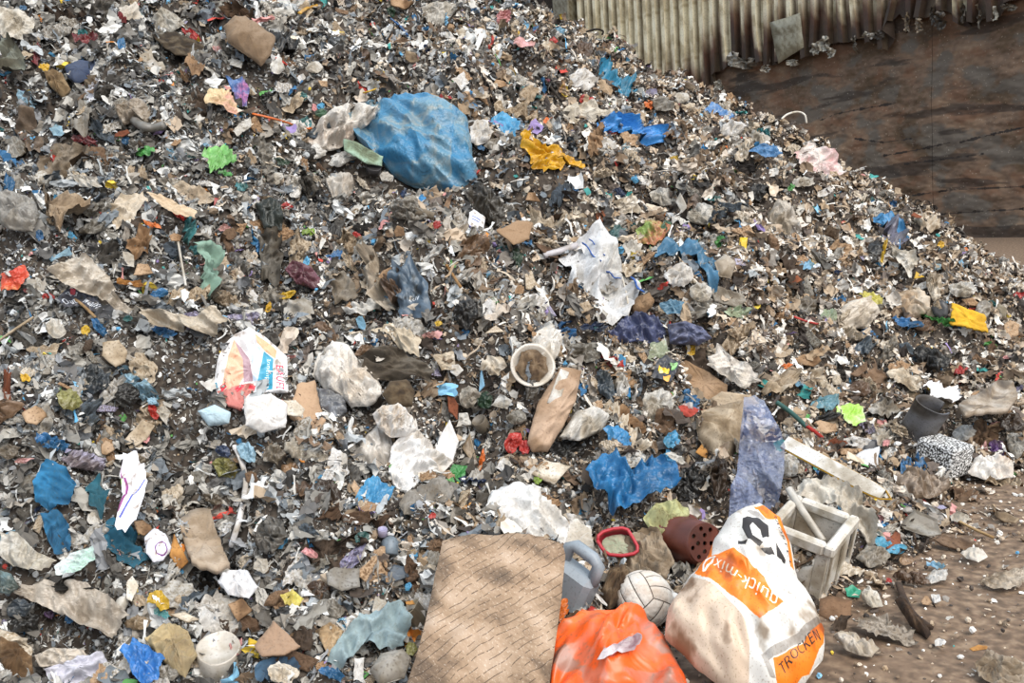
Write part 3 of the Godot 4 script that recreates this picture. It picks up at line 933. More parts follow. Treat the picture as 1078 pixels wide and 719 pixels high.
	lay("rolled_bag", "pale rolled plastic bag left of the large blue sack", "bag", "pillow", blotch("cbc4bb", "a19485", 0.4), [342,192, 352,184, 370,187, 372,196, 366,215, 358,221, 350,210], mix(BAG, {"thick": 0.6}))
	lay("black_bag", "greenish black bag left of the middle slope", "bag", "pillow", mk("353a36", "film", "dusty"), [268,215, 285,207, 298,225, 297,243, 278,240], BAG)
	# --- middle
	var striped := lay("clear_bag", "big whitish clear bag with blue stripes in the middle of the heap", "bag", "sheet", blotch("dedee0", "b9b4ad", 0.36), [590,268, 612,250, 628,240, 648,252, 648,275, 665,290, 673,310, 662,328, 632,346, 612,328, 596,312, 600,288], mix(SOFT, {"crumple": 0.22, "lift": 0.10, "detail": 30}))
	# its printed stripes follow the film: thin strips lying on it
	for q in [[611,262, 630,282, 5.0], [618,258, 634,276, 4.0], [636,292, 650,300, 4.0], [662,298, 674,314, 6.0]]:
		var path := []
		var inv := striped.transform.affine_inverse()
		for k in 7:
			var p2 := to_plane(striped.transform, lerpf(q[0], q[2], k / 6.0), lerpf(q[1], q[3], k / 6.0))
			path.append(Vector3(p2.x, p2.y, 0.055 + 0.012 * sin(k * 1.3)))
		put("printed_stripe", tube_mesh(path, q[4] * 0.0026, 6, 0.35), mk("2f62b4", "rigid", "clean"), striped).set_meta("label", "blue printed stripe")
	lay("tarpaulin", "teal blue folded sheet on the right middle slope", "sheet", "sheet", blotch("44789a", "2d566f", 0.42), [690,265, 705,243, 720,250, 740,252, 755,270, 758,298, 750,292, 742,272, 725,263, 705,264], mix(SOFT, {"lift": 0.10, "curl": -0.1}))
	lay("food_packet", "lettuce green and red printed packet on the middle slope", "packet", "sheet", blotch("8fae5a", "c2604c", 0.45), [668,240, 690,230, 706,236, 700,248, 690,258, 672,254], mix(SHEET, {"crumple": 0.25}))
	lay("foil_packet", "dark teal torn packet beside the green and red packet", "packet", "sheet", mk("4f7377", "film", "dusty"), [634,247, 646,236, 660,240, 652,254, 643,268], mix(SHEET, {"crumple": 0.28}))
	lay("plastic_tag", "bright yellow plastic tag standing on the slope", "tag", "board", mk("edc71c", "rigid", "clean"), [779,250, 787,250, 785,271, 776,272], {"thick": 0.06, "crumple": 0.02, "rough": 0.02, "lift": 0.10, "face": 0.7})
	lay("plastic_tub", "dull beige squashed tub beside the teal folded sheet", "tub", "pillow", mk("bdb2a4", "rigid", "dusty"), [752,276, 762,268, 774,278, 769,293, 757,291], {"thick": 0.5, "crumple": 0.06, "rough": 0.03})
	lay("rubbish_bag", "navy violet full bag stretched across the middle slope", "bag", "pillow", mk("545b80", "film", "dusty"), [638,357, 655,336, 675,330, 695,338, 702,352, 690,362, 660,364], mix(BAG, {"thick": 0.35}))
	lay("rubbish_bag", "slate violet bag beside the navy violet bag", "bag", "pillow", mk("686d8c", "film", "dusty"), [702,342, 720,338, 740,345, 750,356, 735,364, 705,362], mix(BAG, {"thick": 0.35}))
	lay("foam_block", "brown rough chunk of foam above the navy violet bag", "foam", "pillow", mk("9c7f62", "rough", "dirty"), [662,325, 672,312, 684,308, 689,318, 680,330, 668,333], {"thick": 0.5, "crumple": 0.1, "rough": 0.12})
	lay("film_scrap", "steel blue star-shaped film scrap on the middle slope", "film", "sheet", mk("527c96", "film", "clean"), [694,320, 706,314, 721,318, 716,330, 702,331], mix(SHEET, {"rough": 0.3, "lift": 0.09}))
	# --- right part
	lay("tarpaulin", "bright blue cloth strip arched over the right slope", "cloth", "sheet", blotch("4088bb", "2e6690", 0.36), [911,236, 918,222, 935,219, 950,230, 958,250, 965,262, 955,260, 947,246, 935,236, 920,241], mix(SOFT, {"lift": 0.10, "curl": -0.15}))
	lay("striped_bag", "dark lilac striped bag under the blue cloth strip", "bag", "sheet", blotch("6c6a7c", "2f2d33", 0.45), [924,240, 940,236, 952,250, 956,275, 940,280, 930,262], mix(SOFT, {"fold": 0.2, "folds": 6.0, "fold_angle": 10.0}))
	lay("film_sheet", "white ragged film below the blue cloth strip", "film", "sheet", mk("e2ddd5", "film", "dusty"), [936,258, 965,265, 966,275, 958,292, 948,278], mix(SHEET, {"rough": 0.3}))
	lay("rubbish_bundle", "round brown hairy bundle on the right slope", "bundle", "pillow", blotch("ab9175", "d3c6b5", 0.4, "cloth"), [941,320, 949,308, 966,304, 979,315, 980,330, 958,337, 944,332], mix(BAG, {"thick": 0.6}))
	lay("round_disc", "black round disc beside the brown hairy bundle", "disc", "board", mk("404043", "rigid", "dusty"), [980,324, 985,317, 993,316, 998,322, 998,332, 990,336, 983,332], {"thick": 0.12, "crumple": 0.0, "rough": 0.0, "lift": 0.11, "face": 0.7})
	lay("yellow_carton", "bright yellow crushed carton on the right slope", "carton", "board", blotch("e6b52e", "c89420", 0.35, "card"), [1000,342, 1002,319, 1018,326, 1037,332, 1039,351, 1020,346], mix(CARD, {"thick": 0.10, "crumple": 0.12, "lift": 0.11}))
	lay("stone", "grey round stone at the right heap foot", "stone", "pillow", mk("7c7b79", "rough", "dirty"), [1044,318, 1051,311, 1059,316, 1057,325, 1048,326], {"thick": 0.8, "crumple": 0.05, "rough": 0.03})
	lay("stone", "tan round stone below the grey stone", "stone", "pillow", mk("8f8573", "rough", "dirty"), [1044,328, 1051,321, 1060,325, 1059,336, 1048,337], {"thick": 0.8, "crumple": 0.05, "rough": 0.03})
	lay("white_bag", "creamy crumpled bag on the right slope", "bag", "pillow", mk("dacfc1", "film", "dusty"), [879,330, 893,318, 912,314, 924,332, 912,345, 886,346], BAG)
	lay("yellow_film", "olive yellow film beside the creamy crumpled bag", "film", "sheet", mk("c9be58", "film", "dusty"), [904,310, 915,306, 930,314, 928,323, 915,320], SHEET)
	lay("clear_bag", "greyish clear bag high on the right slope", "bag", "pillow", mk("c4bbb0", "film", "dusty"), [808,228, 818,210, 832,214, 843,240, 836,251, 815,252], mix(BAG, {"thick": 0.3}))
	lay("film_sheet", "pinkish white film on the heap's right edge", "film", "sheet", blotch("e6dcd4", "d9a5a5", 0.34), [838,158, 854,148, 878,160, 890,182, 868,188, 848,178], mix(SHEET, {"lift": 0.10}))
	lay("film_scrap", "blue film scrap near the heap's right edge", "film", "sheet", mk("4d80b2", "film", "clean"), [788,158, 800,151, 814,152, 824,162, 806,164], mix(SHEET, {"lift": 0.10}))
	lay("tarpaulin", "blue and white tarpaulin scrap on the heap's edge", "tarpaulin", "sheet", blotch("3f72ac", "c9c9cc", 0.32), [743,112, 752,106, 775,124, 774,131, 757,124], mix(SHEET, {"lift": 0.10}))
	# --- centre, below
	lay("towel", "white crumpled towel under the printed plaster bag", "towel", "pillow", mk("eae7e6", "cloth", "clean"), [257,420, 285,414, 302,425, 301,450, 275,456, 258,448], mix(BAG, {"thick": 0.25, "crumple": 0.12}))
	lay("foam_block", "pale blue foam block below the printed plaster bag", "foam", "pillow", mk("c3dcea", "rough", "clean"), [208,433, 226,426, 243,434, 241,446, 220,449], {"thick": 0.35, "crumple": 0.04, "rough": 0.03, "lift": 0.09})
	lay("cardboard_piece", "tan flat cardboard beside the white crumpled bag", "cardboard", "board", mk("c7a688", "card", "clean"), [312,406, 330,402, 337,428, 343,444, 330,463, 304,440], mix(CARD, {"lift": 0.09}))
	lay("white_bag", "white crumpled bag stained brown in the middle left slope", "bag", "pillow", blotch("e2ddd7", "c3b19c", 0.3), [330,395, 335,372, 350,360, 365,362, 378,380, 400,398, 402,414, 390,427, 370,430, 358,415, 343,414], mix(BAG, {"detail": 30}))
	lay("grey_bag", "glossy grey bag under the white crumpled bag", "bag", "pillow", mk("9297a2", "film", "dusty"), [333,408, 345,412, 362,420, 365,434, 352,443, 338,430], mix(BAG, {"thick": 0.4}))
	lay("plastic_shard", "pointed white plastic shard on the broken white canister", "shard", "board", mk("f2f0f0", "rigid", "clean"), [455,474, 472,443, 483,465, 476,486], {"thick": 0.04, "crumple": 0.03, "rough": 0.01, "bend": 0.3, "lift": 0.12})
	lay("plastic_bag", "sky blue crumpled bag below the broken white canister", "bag", "sheet", blotch("4d9ac8", "3877a0", 0.36), [372,527, 384,506, 400,502, 416,515, 405,528, 386,537], mix(SHEET, {"crumple": 0.24, "lift": 0.10}))
	lay("rolled_cloth", "grey rolled cloth under the broken white canister", "cloth", "pillow", mk("98938d", "cloth", "dirty"), [420,530, 440,516, 463,508, 478,517, 472,532, 442,541, 425,541], mix(BAG, {"thick": 0.35}))
	lay("cloth_rag", "dark brown jacket-like rag above the broken white canister", "rag", "sheet", mk("675f55", "cloth", "dirty"), [378,374, 400,364, 430,373, 450,384, 457,402, 430,399, 402,400, 384,389], mix(SOFT, {"fold": 0.14}))
	lay("fibrous_clod", "round brown fibrous clod above the broken white canister", "clod", "pillow", mk("776956", "rough", "soil"), [402,415, 410,402, 428,400, 437,412, 434,428, 412,431], {"thick": 0.6, "crumple": 0.06, "rough": 0.04, "lift": 0.09})
	lay("plastic_bag", "dark green bag beside the broken white canister", "bag", "sheet", mk("3f8f49", "film", "dusty"), [470,500, 478,488, 492,490, 495,505, 478,509], SHEET)
	lay("white_bag", "white bulging bag above the stained tan mat", "bag", "pillow", blotch("eae8e6", "c5bcb0", 0.28), [506,542, 518,516, 545,508, 565,520, 580,540, 598,560, 595,576, 570,574, 545,566, 520,556], mix(BAG, {"detail": 30}))
	lay("carton", "beige tall crushed carton on the middle slope", "carton", "pillow", mk("c9ac94", "card", "dusty"), [555,466, 566,425, 590,386, 612,390, 606,420, 592,450, 576,476, 560,476], {"thick": 0.22, "crumple": 0.06, "rough": 0.03, "lift": 0.10})
	lay("card_sheet", "white card sheet lying on the beige crushed carton", "card", "board", mk("dfdcd8", "card", "dusty"), [576,424, 590,388, 599,392, 588,427], {"thick": 0.02, "crumple": 0.03, "rough": 0.02, "lift": 0.14})
	lay("crumpled_paper", "white crumpled paper right of the beige crushed carton", "paper", "pillow", mk("e6e4e1", "paper", "dusty"), [588,461, 604,436, 625,427, 640,440, 632,455, 610,464], mix(BAG, {"thick": 0.3}))
	lay("rubbish_bag", "deep blue torn rubbish bag in the lower middle of the heap", "bag", "sheet", blotch("2f7bb2", "1f5784", 0.42), [616,492, 634,470, 652,476, 668,490, 690,480, 711,486, 713,510, 690,522, 670,532, 646,536, 640,516, 625,510], mix(SOFT, {"crumple": 0.2, "fold": 0.16, "folds": 5.0, "fold_angle": 15.0, "detail": 34, "lift": 0.10}))
	lay("rubbish_bag", "blue bag scrap above the deep blue torn bag", "bag", "sheet", blotch("3a86bb", "27658f", 0.4), [636,450, 650,447, 664,460, 664,478, 648,470], SHEET)
	lay("white_bag", "white bag rising behind the muddy white bowl", "bag", "pillow", mk("e8e4df", "film", "dusty"), [556,372, 560,352, 575,344, 590,348, 588,372, 578,386, 562,384], BAG)
	lay("clear_packet", "pale green clear packet on the right middle slope", "packet", "sheet", mk("c4cfae", "clear", "clean"), [680,385, 684,362, 700,358, 706,372, 698,392], SHEET)
	lay("cardboard_box", "large brown flattened cardboard box on the right middle slope", "box", "board", mk("bb9c7e", "card", "dusty"), [708,392, 722,380, 745,392, 766,406, 764,424, 744,428], mix(CARD, {"thick": 0.12, "lift": 0.10}))
	lay("juice_carton", "dirty cream carton standing beside the violet film", "carton", "pillow", mk("bfae97", "card", "dirty"), [733,442, 745,431, 782,424, 783,450, 776,475, 760,489, 745,476, 735,462], {"thick": 0.35, "crumple": 0.08, "rough": 0.03, "lift": 0.10})
	lay("cardboard_piece", "pale tan board on top of the cream carton", "cardboard", "board", mk("c9b59c", "card", "dusty"), [748,420, 760,412, 790,416, 800,425, 780,430, 752,430], mix(CARD, {"lift": 0.10}))
	lay("cloth_rag", "brick red cloth scrap beside the cream carton", "cloth", "sheet", mk("b94c40", "cloth", "dusty"), [714,428, 722,424, 737,431, 728,438, 718,436], SHEET)
	lay("paper_sheet", "large white crumpled sheet above the brown flattened box", "paper", "sheet", mk("e5ddd4", "paper", "dusty"), [745,384, 755,362, 770,374, 790,385, 802,401, 780,407, 764,396], mix(SHEET, {"lift": 0.10}))
	lay("lime_packet", "lime green and white packet right of the violet film", "packet", "sheet", blotch("a3d64c", "e9ecdf", 0.36), [880,428, 895,423, 908,428, 913,442, 902,448, 888,440], mix(SHEET, {"lift": 0.10}))
	lay("film_scrap", "dusty teal film beside the lime green packet", "film", "sheet", mk("6898ab", "film", "dusty"), [853,428, 866,418, 884,414, 884,424, 870,432], SHEET)
	lay("foam_piece", "white foam chunk beside the speckled block", "foam", "pillow", mk("e8e8ea", "rough", "clean"), [893,488, 905,478, 926,471, 924,490, 914,504, 900,503], {"thick": 0.4, "crumple": 0.1, "rough": 0.06})
	lay("rubber_piece", "black rubber piece above the white foam chunk", "rubber", "board", mk("35353b", "rigid", "dusty"), [893,470, 905,462, 922,464, 926,474, 908,482], mix(CARD, {"lift": 0.11}))
	lay("plastic_tray", "flat dirty beige plastic tray at the right heap foot", "tray", "board", mk("beb0a1", "rigid", "dirty"), [1008,432, 1030,420, 1050,408, 1064,409, 1070,424, 1060,437, 1040,438, 1015,442], {"thick": 0.08, "crumple": 0.03, "rough": 0.01, "curl": 0.08, "lift": 0.11})
	lay("paper_sheet", "bright white torn sheet above the bent grey pipe piece", "paper", "sheet", mk("eceaec", "paper", "clean"), [973,405, 985,400, 1010,408, 1016,418, 1000,426, 985,420], mix(SHEET, {"lift": 0.11}))
	lay("white_bag", "white knotted bag right of the speckled block", "bag", "pillow", blotch("ece7e1", "c4b09d", 0.36), [1018,498, 1026,484, 1050,482, 1067,490, 1066,503, 1040,506], BAG)
	lay("cloth_rag", "brown leathery rag below the speckled block", "rag", "pillow", mk("a29080", "film", "dirty"), [930,511, 950,499, 976,503, 1002,513, 985,523, 955,526], mix(BAG, {"thick": 0.3}))
	lay("clear_bag", "dirty clear bag draped over the white crate", "bag", "sheet", blotch("cfc7ba", "a99b88", 0.4), [828,522, 845,503, 880,502, 908,518, 926,552, 918,572, 902,556, 880,530, 852,526], mix(SOFT, {"lift": 0.16}))
	lay("metal_sheet", "grey curved metal sheet on the floor at the heap foot", "sheet metal", "board", mk("97928a", "rigid", "dirty"), [946,552, 960,540, 985,550, 991,562, 975,567, 950,560], {"thick": 0.05, "bend": 0.5, "crumple": 0.03, "rough": 0.02, "lift": 0.09})
	lay("plastic_bag", "sky blue bag scrap on the floor beside the white crate", "bag", "sheet", mk("5ba9cd", "film", "dusty"), [911,565, 925,561, 942,571, 956,577, 948,584, 925,578], SHEET)
	lay("cloth_rag", "yellow green cloth behind the brown plant pot", "cloth", "pillow", mk("c3c594", "cloth", "dirty"), [677,545, 690,530, 712,527, 726,540, 716,560, 690,566], BAG)
	lay("burlap_sack", "dirty beige sack behind the volleyball", "sack", "pillow", mk("a99884", "cloth", "dirty"), [645,578, 676,555, 694,558, 710,590, 702,610, 672,616, 655,602], mix(BAG, {"thick": 0.3}))
	lay("fibre_lump", "shaggy brown fibre lump beside the volleyball", "fibre lump", "pillow", mk("8c7a66", "rough", "soil"), [632,625, 636,608, 650,600, 662,608, 656,636, 640,642], {"thick": 0.7, "crumple": 0.25, "rough": 0.15, "freq": 4.0})
	lay("white_card", "white mouldy card beside the grey canister", "card", "sheet", mk("e9e6e2", "card", "dusty"), [592,560, 606,546, 622,556, 628,580, 610,585, 598,576], mix(SHEET, {"crumple": 0.1, "lift": 0.11}))
	# --- lower left
	lay("board_piece", "long beige padded board on the lower left slope", "board", "board", mk("c2b09d", "card", "dusty"), [186,550, 207,541, 222,543, 242,598, 229,606, 203,598], mix(CARD, {"thick": 0.10, "lift": 0.10}))
	lay("cloth_rag", "petrol blue crumpled cloth on the lower left slope", "cloth", "sheet", blotch("33728e", "23505f", 0.45, "cloth"), [100,558, 115,549, 140,560, 160,592, 140,600, 122,590], mix(SOFT, {"fold": 0.2, "fold_angle": 60.0, "folds": 4.0}))
	lay("cloth_rag", "deep blue cloth beside the petrol blue cloth", "cloth", "sheet", blotch("2f729c", "204c69", 0.45, "cloth"), [42,540, 60,536, 73,552, 75,580, 58,584, 48,562], mix(SOFT, {"fold": 0.2, "fold_angle": 10.0}))
	lay("cloth_rag", "blue torn cloth above the deep blue cloth", "cloth", "sheet", blotch("2d7cab", "1f5577", 0.45, "cloth"), [36,505, 48,484, 66,490, 80,508, 72,530, 50,538, 36,525], mix(SOFT, {"fold": 0.16}))
	lay("cloth_rag", "dark teal cloth beside the blue torn cloth", "cloth", "sheet", blotch("2f6a7c", "1d4551", 0.45, "cloth"), [90,510, 104,500, 114,515, 108,545, 94,530], mix(SOFT, {"fold": 0.18}))
	lay("white_cloth", "white crumpled cloth near the white strip", "cloth", "pillow", mk("eeeef3", "cloth", "clean"), [229,612, 240,600, 260,600, 272,618, 262,630, 240,626], mix(BAG, {"thick": 0.3}))
	lay("film_sheet", "wide translucent taupe film in the lower left corner", "film", "sheet", blotch("c4b8aa", "9d9183", 0.42), [12,622, 45,608, 90,612, 112,625, 138,650, 118,672, 90,660, 50,640], mix(SOFT, {"folds": 4.0, "lift": 0.10}))
	lay("film_sheet", "cream crumpled film at the left edge", "film", "sheet", blotch("c9c4bc", "aaa08d", 0.4), [0,560, 20,562, 38,580, 60,590, 40,600, 12,595, 0,585], mix(SOFT, {"lift": 0.10}))
	lay("printed_bag", "white bag with pale green stripes on the lower left slope", "bag", "sheet", blotch("dfe3e6", "9ccab5", 0.34), [56,596, 75,582, 98,575, 100,588, 85,600, 62,606], mix(SHEET, {"lift": 0.10}))
	lay("plastic_bag", "bright blue bag at the bottom edge of the photo", "bag", "sheet", blotch("3f86d2", "2a5fa0", 0.36), [126,682, 140,672, 155,680, 172,690, 168,712, 150,722, 138,705], mix(SHEET, {"crumple": 0.26, "lift": 0.10}))
	lay("cloth_rag", "mustard beige cloth beside the bright blue bag", "cloth", "pillow", blotch("bfab83", "8d7a5d", 0.4, "cloth"), [152,672, 172,656, 198,664, 208,690, 195,714, 176,700], mix(BAG, {"thick": 0.35}))
	lay("white_cloth", "lilac white cloth at the bottom left edge", "cloth", "pillow", mk("d9d9e8", "cloth", "clean"), [46,705, 70,696, 108,686, 120,704, 110,724, 60,728], mix(BAG, {"thick": 0.3}))
	lay("white_cloth", "cream cloth lying above the lilac white cloth", "cloth", "pillow", mk("d8cfc4", "cloth", "dusty"), [36,690, 55,682, 88,684, 95,694, 65,700, 42,702], mix(BAG, {"thick": 0.3}))
	lay("film_sheet", "light grey crumpled film left of the tan clod board", "film", "sheet", mk("cfccc9", "film", "dusty"), [205,635, 228,622, 252,630, 258,655, 240,672, 215,665], mix(SHEET, {"crumple": 0.24}))
	lay("cloth_rag", "brown cloth bundle in the bottom left corner", "cloth", "pillow", mk("a08568", "cloth", "dirty"), [0,670, 15,676, 34,692, 36,720, 0,722], BAG)
	lay("film_bag", "dull teal film bag at the left edge", "bag", "pillow", mk("7d97a0", "film", "dirty"), [0,600, 12,604, 20,618, 10,626, 0,624], BAG)
	# --- bottom middle
	lay("cloth_rag", "blue grey trouser-like rag at the bottom of the heap", "rag", "sheet", blotch("9db0b4", "7e8f93", 0.4, "cloth"), [345,690, 360,665, 378,648, 408,636, 424,632, 432,655, 425,680, 400,684, 378,668, 362,700], mix(SOFT, {"fold": 0.14, "folds": 3.0, "lift": 0.10}))
	lay("stone", "pale grey stone at the bottom edge of the heap", "stone", "pillow", mk("a29d96", "rough", "dirty"), [389,706, 400,690, 424,684, 433,694, 426,714, 400,722], {"thick": 0.6, "crumple": 0.06, "rough": 0.04})
	lay("foam_board", "flat brown foam board at the bottom of the heap", "board", "board", mk("a98b73", "rough", "clean"), [268,680, 288,655, 316,680, 300,690, 276,692], mix(CARD, {"thick": 0.12, "lift": 0.10}))
	lay("film_scrap", "pale yellow scrap above the flat brown foam board", "film", "sheet", mk("dccd62", "film", "dusty"), [295,626, 308,620, 320,630, 312,640, 300,636], SHEET)
	lay("paper_scrap", "white torn paper under the pale yellow scrap", "paper", "sheet", mk("e3e1de", "paper", "clean"), [295,648, 308,636, 325,640, 324,652, 306,657], mix(SHEET, {"crumple": 0.22}))
	lay("stone_slab", "grey flat slab on the lower middle slope", "slab", "board", mk("96928d", "rough", "dirty"), [343,604, 352,598, 378,600, 379,618, 360,623, 345,616], mix(CARD, {"thick": 0.14, "lift": 0.09}))
	lay("cloth_rag", "tan rag beside the blue grey trouser-like rag", "rag", "pillow", mk("bfa584", "cloth", "dirty"), [332,664, 348,655, 362,664, 356,682, 346,692], mix(BAG, {"thick": 0.35}))
	lay("cloth_rag", "navy and sky blue cloth at the bottom of the heap", "cloth", "sheet", blotch("4a6a86", "2f3a48", 0.45, "cloth"), [268,700, 290,692, 310,690, 318,704, 292,712, 270,716], SOFT)
	# --- on the floor
	lay("wood_block", "flat brown wood block on the floor beside the crate", "block", "board", mk("8a6a50", "rough", "dusty"), [863,632, 874,629, 897,634, 895,652, 872,656, 862,648], {"thick": 0.25, "crumple": 0.03, "rough": 0.02, "lift": 0.03})
	lay("crumpled_paper", "large crumpled white paper on the bare floor", "paper", "pillow", mk("e8e1d9", "paper", "dusty"), [877,670, 886,664, 900,668, 914,682, 926,682, 918,692, 905,690, 890,684], mix(BAG, {"thick": 0.3}))
	lay("crumpled_paper", "small crumpled white paper beside the green shard", "paper", "pillow", mk("e9e6e0", "paper", "dusty"), [906,625, 914,619, 926,627, 930,638, 918,640, 908,632], mix(BAG, {"thick": 0.4}))
	lay("plastic_shard", "emerald green plastic shard at the foot of the crate", "shard", "sheet", mk("36a383", "rigid", "clean"), [889,620, 897,616, 907,621, 904,632, 892,629], mix(SHEET, {"lift": 0.03}))
	lay("cloth_rag", "beige flattened rag in the bottom right corner", "rag", "pillow", mk("b3a595", "cloth", "dirty"), [1026,697, 1038,688, 1062,692, 1080,700, 1080,720, 1050,722, 1030,712], mix(BAG, {"thick": 0.22}))
	lay("film_sheet", "dusty tan film flat on the floor at right", "film", "sheet", mk("b9aa98", "film", "dirty"), [1030,612, 1050,602, 1080,596, 1080,614, 1060,622], mix(SHEET, {"crumple": 0.1}))
	lay("crumpled_paper", "white and tan paper on the floor near the stick", "paper", "pillow", mk("dfd8cf", "paper", "dusty"), [1011,582, 1020,577, 1034,578, 1040,586, 1030,592, 1018,588], mix(BAG, {"thick": 0.3}))
	lay("film_sheet", "grey trampled film on the floor below the crate", "film", "sheet", mk("a99e92", "film", "dirty"), [898,652, 930,648, 955,660, 966,676, 940,674, 905,664], mix(SHEET, {"rough": 0.3}))
	lay("wood_chunk", "dark rotten wood chunk on the open floor", "wood", "pillow", mk("59432f", "rough", "soil"), [942,632, 948,628, 962,646, 980,668, 976,673, 958,658], {"thick": 0.3, "crumple": 0.1, "rough": 0.1})

# ---------------------------------------------------------------- things with a shape of their own
# Paints print on the face of a piece: the picture covers the piece's own face, corner to corner.
func face_print(lo: PackedVector2Array, size: int, ground_colour: Color, sd: int) -> Dictionary:
	var r := Rect2(lo[0], Vector2.ZERO)
	for p in lo: r = r.expand(p)
	var im := Image.create(size, size, false, Image.FORMAT_RGB8)
	im.fill(ground_colour)
	return {"im": im, "r": r, "n": size}

func to_print(f: Dictionary, p: Vector2) -> Vector2:
	var r: Rect2 = f.r
	return Vector2((p.x - r.position.x) / r.size.x, 1.0 - (p.y - r.position.y) / r.size.y) * f.n

func paint(f: Dictionary, poly: PackedVector2Array, c: Color):
	var b := Rect2(poly[0], Vector2.ZERO)
	for p in poly: b = b.expand(p)
	var im: Image = f.im
	for y in range(maxi(0, int(b.position.y)), mini(f.n, int(b.end.y) + 1)):
		for x in range(maxi(0, int(b.position.x)), mini(f.n, int(b.end.x) + 1)):
			if Geometry2D.is_point_in_polygon(Vector2(x + 0.5, y + 0.5), poly): im.set_pixel(x, y, c)

# Lettering set on a line from a to b (in picture pixels), its height given; the letters come from the font.
func letter(f: Dictionary, text: String, a: Vector2, b: Vector2, height: float, c: Color, mono := false):
	var tm := TextMesh.new()
	var font := SystemFont.new()
	font.font_names = PackedStringArray(["Droid Sans"])
	tm.font = font
	tm.text = text
	tm.font_size = 64
	tm.pixel_size = 0.01
	tm.depth = 0.0
	var arr := tm.get_mesh_arrays()
	var v: PackedVector3Array = arr[Mesh.ARRAY_VERTEX]
	var idx: PackedInt32Array = arr[Mesh.ARRAY_INDEX] if arr[Mesh.ARRAY_INDEX] != null else PackedInt32Array(range(v.size()))
	var box := Rect2(Vector2(v[0].x, v[0].y), Vector2.ZERO)
	for p in v: box = box.expand(Vector2(p.x, p.y))
	var ux := (b - a) / box.size.x
	var up := (b - a).normalized().rotated(-PI / 2) * height / box.size.y
	for k in range(0, idx.size(), 3):
		var t := PackedVector2Array()
		for q in 3:
			var p := v[idx[k + q]]
			t.append(a + ux * (p.x - box.position.x) + up * (p.y - box.position.y))
		paint(f, t, c)

func soil_print(f: Dictionary, sd: int, amount: float, tint := Color("8c7660")):
	var n := noise_of(sd, 3.5 / f.n, 5)
	var n2 := noise_of(sd + 1, 60.0 / f.n, 2)
	var im: Image = f.im
	for y in f.n:
		for x in f.n:
			var t := clampf((n.get_noise_2d(x, y) + amount) * 2.4, 0.0, 0.8)
			if n2.get_noise_2d(x, y) > 0.5: t = maxf(t, 0.35)
			if t > 0.01: im.set_pixel(x, y, im.get_pixel(x, y) * Color.WHITE.lerp(tint, t))

func print_material(f: Dictionary, finish := "film") -> StandardMaterial3D:
	var m := StandardMaterial3D.new()
	m.albedo_texture = ImageTexture.create_from_image(f.im)
	m.cull_mode = BaseMaterial3D.CULL_DISABLED
	m.roughness = 0.45 if finish == "film" else 0.9
	var r: Rect2 = f.r
	m.uv1_scale = Vector3(1.0 / r.size.x, -1.0 / r.size.y, 1)
	m.uv1_offset = Vector3(-r.position.x / r.size.x, 1.0 + r.position.y / r.size.y, 0)
	return m

func local_outline(xf: Transform3D, pts: Array) -> PackedVector2Array:
	var lo := PackedVector2Array()
	for p in outline_of(pts): lo.append(to_plane(xf, p.x, p.y))
	return lo

func printed_poly(f: Dictionary, xf: Transform3D, pts: Array) -> PackedVector2Array:
	var out := PackedVector2Array()
	for p in outline_of(pts): out.append(to_print(f, to_plane(xf, p.x, p.y)))
	return out

